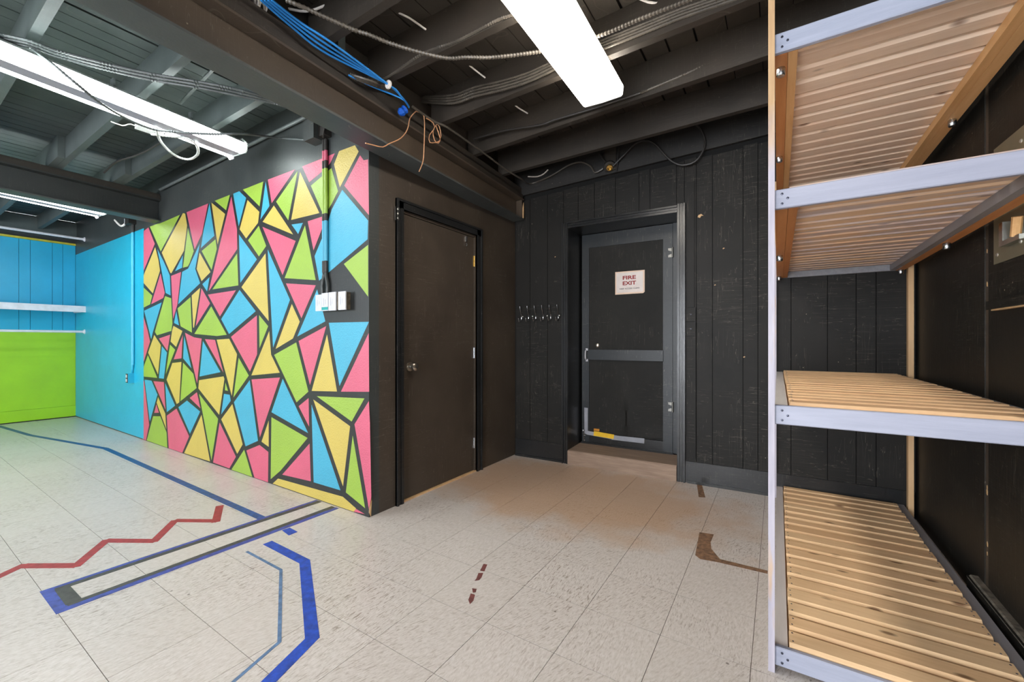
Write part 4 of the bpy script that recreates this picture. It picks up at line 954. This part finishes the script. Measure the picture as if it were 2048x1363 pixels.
for (a, b_, z0, z1) in ((-2.737, -2.668, 1.349, 1.462), (-2.666, -2.592, 1.347, 1.470), (-2.586, -2.508, 1.346, 1.471), (-2.480, -2.404, 1.347, 1.469)):
    p = B(a, b_, 1.730, 1.738, z0, z1).build('switch_plate', 'white_plastic', sw)
    B(a + 0.022, a + 0.025, 1.7290, 1.7302, z0 + 0.035, z1 - 0.035).box(a + 0.042, a + 0.044, 1.7290, 1.7302, z0 + 0.045, z1 - 0.045).build('slot', 'slot_grey', p)
    if abs(a + 2.666) < 1e-6: B(a + 0.002, b_ - 0.001, 1.7285, 1.7302, z0 + 0.006, z0 + 0.026).build('sticker', 'teal', p)
ou = thing('conduit_pipe', 'vertical conduit painted bright blue with a socket at its foot, on the blue wall', 'pipe', (-6.49, 1.76, 0.7))
MB().tube([(-6.490, 1.766, 0.80), (-6.490, 1.766, 2.43)], 0.012, 8).build('pipe_section', 'blue_wall', ou, True)
MB().tube([(-6.462, 1.766, 0.86), (-6.462, 1.766, 2.43)], 0.010, 8).build('pipe_section', 'blue_wall', ou, True)
MB().tube(smooth_path([(-6.475, 1.766, 0.86), (-6.49, 1.766, 0.80), (-6.51, 1.766, 0.755)], .02), 0.011, 8).build('pipe_section', 'blue_wall', ou, True)
bx = B(-6.545, -6.475, 1.722, 1.778, 0.640, 0.758).build('socket_box', 'blue_wall', ou)
B(-6.541, -6.479, 1.7185, 1.722, 0.646, 0.752).build('face', 'cable_black', bx)
B(-6.530, -6.492, 1.715, 1.7185, 0.706, 0.740).box(-6.530, -6.492, 1.715, 1.7185, 0.658, 0.692).build('outlet', 'white_plastic', bx)
MB().tube([(-6.49, 1.766, 2.43), (-6.49, 1.766, 2.52)], 0.011, 8).tube([(-6.462, 1.766, 2.43), (-6.455, 1.766, 2.52)], 0.009, 8).build('pipe_section', 'cable_black', ou, True)
je = thing('junction_box', 'small black junction box above the blue wall conduit', 'junction box', (-6.47, 1.78, 2.56))
B(-6.54, -6.41, 1.71, 1.779, 2.52, 2.62).build('box', 'cable_black', je)
B(-6.60, -6.545, 1.72, 1.775, 2.535, 2.60).build('wire_cover', 'white_plastic', je)
MB().tube(smooth_path([(-6.60, 1.74, 2.56), (-6.70, 1.72, 2.53), (-6.85, 1.70, 2.62)], .03), 0.012, 6).build('wire', 'white_cable', je)

# shelf and rods on the far wall
ws = thing('wall_shelf', 'white shelf board across the far blue wall', 'shelf', (-8.7, 0.3, 1.6))
B(-8.95, -8.455, -2.6, 1.778, 1.622, 1.640).build('board', 'white_rail', ws)
B(-8.455, -8.430, -2.6, 1.778, 1.553, 1.641).build('front_edge', 'white_rail', ws)
B(-8.95, -8.46, 1.755, 1.778, 1.56, 1.622).build('cleat', 'white_rail', ws)
for z, lb in ((1.274, 'white rod low on the far wall where blue meets lime'), (2.612, 'white rod high on the far wall by the ceiling')):
    t = thing('hanging_rod', lb, 'rod', (-8.48, 0.3, z))
    MB().tube([(-8.48, -2.6, z), (-8.48, 1.776, z)], 0.017, 10).build('rod', 'white_rail', t, True)
    MB().lathe([(0, 0.034), (0.008, 0.034), (0.010, 0.022), (0.02, 0.022)], (-8.48, 1.779, z), (0, -1, 0), 14).build('flange', 'white_rail', t)

# ================================================================ FIRE EXIT WALL DETAILS
hr = thing('coat_hook_rack', 'row of six chrome coat hooks left of the fire exit', 'hook rack', W(0.26, 0, 1.38))
MB().box(0.035, 0.487, -0.010, 0.0, 1.362, 1.398, W).build('rail', 'black_panel', hr)
for k in range(6):
    u = 0.068 + k * 0.0795
    pts = [W(u - 0.002, -0.040, 1.482), W(u - 0.001, -0.038, 1.452), W(u + 0.001, -0.022, 1.405), W(u + 0.002, -0.014, 1.385), W(u + 0.002, -0.016, 1.345), W(u + 0.001, -0.035, 1.326), W(u - 0.001, -0.060, 1.332), W(u - 0.003, -0.066, 1.362)]
    m = MB().tube(smooth_path(pts, 0.012), 0.0034, 6)
    m.lathe([(-0.004, 0.003), (0, 0.006), (0.004, 0.003)], pts[0], (0, 0, 1), 8); m.lathe([(-0.004, 0.003), (0, 0.005), (0.004, 0.003)], pts[-1], (0, 0, 1), 8)
    m.build('hook', 'chrome', hr, True)
for u in (0.082, 0.192, 0.350, 0.476):
    MB().lathe([(0, 0.006), (0.004, 0.005), (0.005, 0.002)], W(u, -0.010, 1.381), (SW, -CW, 0), 8).build('screw', 'screw_bright', hr)
for z0, z1, lb in ((1.298, 1.408, 'upper black blank cover plate right of the fire exit'), (1.182, 1.292, 'lower black blank cover plate right of the fire exit')):
    t = thing('cover_plate', lb, 'cover plate', W(1.626, 0, (z0 + z1) / 2))
    MB().box(1.590, 1.661, -0.014, 0.0, z0, z1, W).build('plate', 'black_panel', t)
    MB().lathe([(0, 0.005), (0.003, 0.004)], W(1.626, -0.014, (z0 + z1) / 2), (SW, -CW, 0), 8).build('screw', 'screw', t)
rw = thing('cable_channel', 'narrow black cable channel rising from the cover plates', 'cable channel', W(1.625, 0, 1.4))
MB().box(1.592, 1.650, -0.010, 0.0, 1.410, 2.42, W).build('channel', 'black_panel', rw)
MB().box(1.594, 1.660, -0.010, 0.0, 0.20, 1.180, W).build('channel', 'black_panel', rw)
# paint chips on the wall boards (bare wood / plaster)
for u, z, a in ((1.695, 2.14, 0.022), (1.56, 1.99, 0.0), (0.43, 1.94, 0.007), (1.86, 1.86, 0.008), (1.80, 1.58, 0.007), (2.0, 1.02, 0.008)):
    if a: MB().prism([(-a, -a * .5), (-a * .2, -a * .9), (a * .3, -a * .2), (a, -a * .3), (a * .2, a * .5), (-a * .7, a * .2)], lambda p, q, d, u=u, z=z: W(u + p, d, z + q), -0.0008, 0.0008).build('chip', 'chip', wall_back)
MB().prism([(1.794, 0.0), (1.800, 0.10), (1.786, 0.16), (1.779, 0.03)], lambda y, z, d: (d, y, z), -2.2305, -2.2275).build('chip', 'chip', wall_inner)

# ================================================================ RIGHT WALL
sp = thing('steel_plate', 'riveted steel sheet screwed to the right wall behind the shelves', 'plate', (0.744, 2.2, 1.68))
MB().prism([(2.490, 1.450), (2.490, 1.918), (1.70, 1.90), (1.70, 1.452)], lambda y, z, d: (d, y, z), 0.7415, 0.7448).build('sheet', 'steel_plate', sp)
for y, z in ((2.455, 1.885), (2.455, 1.485), (2.26, 1.862), (2.262, 1.500), (2.05, 1.87), (2.05, 1.49)):
    MB().lathe([(0, 0.008), (0.003, 0.007), (0.005, 0.003)], (0.7415, y, z), (-1, 0, 0), 10).build('rivet', 'screw_bright', sp)
lk = thing('latch', 'steel latch with a wooden handle on the riveted sheet', 'latch', (0.73, 2.33, 1.60))
B(0.716, 0.7415, 2.20, 2.36, 1.500, 1.518).box(0.716, 0.7415, 2.33, 2.36, 1.518, 1.59).build('bracket', 'chrome', lk)
MB().tube([(0.724, 2.25, 1.518), (0.722, 2.23, 1.585)], 0.014, 8).build('handle', 'ledger', lk)

# ================================================================ FLOOR TAPE AND MARKS
def flat(name, pts, mat, label, cat, z=0.0007, z0=0.0, group=None):
    cx = sum(p[0] for p in pts) / len(pts); cy = sum(p[1] for p in pts) / len(pts)
    a = sum(pts[i][0] * pts[(i + 1) % len(pts)][1] - pts[(i + 1) % len(pts)][0] * pts[i][1] for i in range(len(pts)))
    if a < 0: pts = pts[::-1]
    return tag(MB().prism(pts, lambda p, q, d: (p, q, d), z0, z).build(name, mat, base=(cx, cy, 0)), label, cat, group)
def ribbon(pts, w):
    P = [Vector((a, b_)) for a, b_ in pts]; lft, rgt = [], []
    for i, p in enumerate(P):
        d0 = (P[i] - P[i - 1]).normalized() if i else (P[1] - P[0]).normalized()
        d1 = (P[i + 1] - P[i]).normalized() if i + 1 < len(P) else d0
        tdir = (d0 + d1).normalized(); nn = Vector((-tdir.y, tdir.x)); k = w / 2 / max(0.5, abs(nn.dot(Vector((-d0.y, d0.x)))))
        lft.append(tuple(p + nn * k)); rgt.append(tuple(p - nn * k))
    return lft + rgt[::-1]
flat('floor_tape', ribbon([(-8.85, 1.02), (-7.64, 1.128), (-6.02, 1.420), (-2.80, 1.402)], 0.048), 'tape_slate', 'long faded blue tape line running parallel to the mural wall', 'tape')
rt = thing('floor_tape', 'long narrow outline of blue and black tape reaching the mural', 'tape', (-2.68, 1.1, 0))
def fp(pts, mat, z=0.0009):
    a = sum(pts[i][0] * pts[(i + 1) % len(pts)][1] - pts[(i + 1) % len(pts)][0] * pts[i][1] for i in range(len(pts)))
    MB().prism(pts if a > 0 else pts[::-1], lambda p, q, d: (p, q, d), 0.0, z).build('tape_strip', mat, rt)
fp([(-2.834, 0.447), (-2.809, 0.447), (-2.772, 1.772), (-2.797, 1.772)], 'tape_indigo')
fp([(-2.8095, 0.488), (-2.777, 0.488), (-2.728, 1.772), (-2.772, 1.772)], 'tape_black')
fp([(-2.604, 0.488), (-2.574, 0.488), (-2.558, 1.762), (-2.600, 1.762)], 'tape_black')
fp([(-2.574, 0.447), (-2.540, 0.447), (-2.522, 1.765), (-2.558, 1.765)], 'tape_indigo')
fp([(-2.809, 0.447), (-2.574, 0.447), (-2.574, 0.490), (-2.809, 0.490)], 'tape_indigo', 0.0008)
fp([(-2.79, 0.486), (-2.590, 0.484), (-2.595, 0.536), (-2.785, 0.534)], 'tape_black', 0.0011)
flat('floor_tape', [(-2.521, 1.377), (-2.515, 1.422), (-2.42, 1.416), (-2.42, 1.362)], 'tape_blue', 'short blue tape stub beside the blue and black outline', 'tape')
flat('floor_tape', ribbon([(-2.437, 1.249), (-2.064, 1.245), (-1.508, 0.940), (-1.436, 0.735), (-1.39, 0.55), (-1.36, 0.40)], 0.050), 'tape_blue', 'wide bright blue tape line bending across the near floor', 'tape')
flat('floor_tape', ribbon([(-2.429, 1.136), (-2.089, 1.136), (-1.594, 0.861), (-1.537, 0.677), (-1.49, 0.5), (-1.45, 0.38)], 0.014), 'tape_thin', 'thin faded blue tape line inside the wide blue line', 'tape')
rz = [(-3.155, 0.335), (-3.243, 0.460), (-3.215, 0.470), (-3.012, 0.585), (-2.998, 0.612), (-3.243, 0.765), (-3.240, 0.780), (-3.000, 0.902), (-2.995, 0.925), (-3.228, 1.085), (-3.226, 1.098), (-3.012, 1.225), (-2.995, 1.235), (-3.255, 1.350)]
red = thing('floor_tape', 'zigzag of dark red tape on the left floor', 'tape', (-3.1, 0.8, 0))
segs = [((-3.13, 0.29), (-3.245, 0.465)), ((-3.232, 0.452), (-2.998, 0.605)), ((-2.992, 0.590), (-3.250, 0.775)), ((-3.245, 0.762), (-2.990, 0.918)), ((-2.988, 0.902), (-3.238, 1.092)), ((-3.236, 1.084), (-2.992, 1.232)), ((-2.985, 1.215), (-3.262, 1.352))]
for k, (a, b_) in enumerate(segs):
    q = ribbon([a, b_], 0.046); ar = sum(q[i][0] * q[(i + 1) % 4][1] - q[(i + 1) % 4][0] * q[i][1] for i in range(4))
    MB().prism(q if ar > 0 else q[::-1], lambda p, r_, d: (p, r_, d), 0.0, 0.0008 + 0.0003 * (k % 2)).build('tape_strip', 'tape_red', red)
flat('tape_scrap', [(-1.271, 1.724), (-1.251, 1.729), (-1.226, 1.670), (-1.248, 1.664)], 'tape_maroon', 'maroon tape scrap on the near floor, furthest of the row', 'tape scrap')
flat('tape_scrap', [(-1.242, 1.642), (-1.222, 1.655), (-1.206, 1.619), (-1.202, 1.596), (-1.217, 1.579), (-1.222, 1.60)], 'tape_maroon', 'ragged maroon tape scrap, second furthest of the row', 'tape scrap')
flat('tape_scrap', [(-1.190, 1.525), (-1.169, 1.533), (-1.157, 1.510), (-1.166, 1.500)], 'tape_maroon', 'smallest maroon tape scrap in the row on the near floor', 'tape scrap')
flat('tape_scrap', [(-1.171, 1.491), (-1.148, 1.493), (-1.128, 1.455), (-1.126, 1.428), (-1.151, 1.448)], 'tape_maroon', 'pointed maroon tape scrap nearest the camera', 'tape scrap')
flat('residue_patch', [(-0.546, 3.602), (-0.509, 3.604), (-0.446, 3.323), (-0.489, 3.307)][::1], 'stain_brown', 'brown residue strip on the floor at the end wall baseboard', 'residue')
flat('residue_patch', [(-0.395, 2.701), (-0.319, 2.716), (-0.322, 2.60), (-0.308, 2.520), (-0.256, 2.426), (-0.043, 2.430), (-0.043, 2.398), (-0.260, 2.386), (-0.343, 2.371), (-0.372, 2.40)], 'stain_brown', 'brown L-shaped glue residue on the floor by the shelving', 'residue')

for o in bpy.data.objects:
    if '_base' in o.keys(): del o['_base']
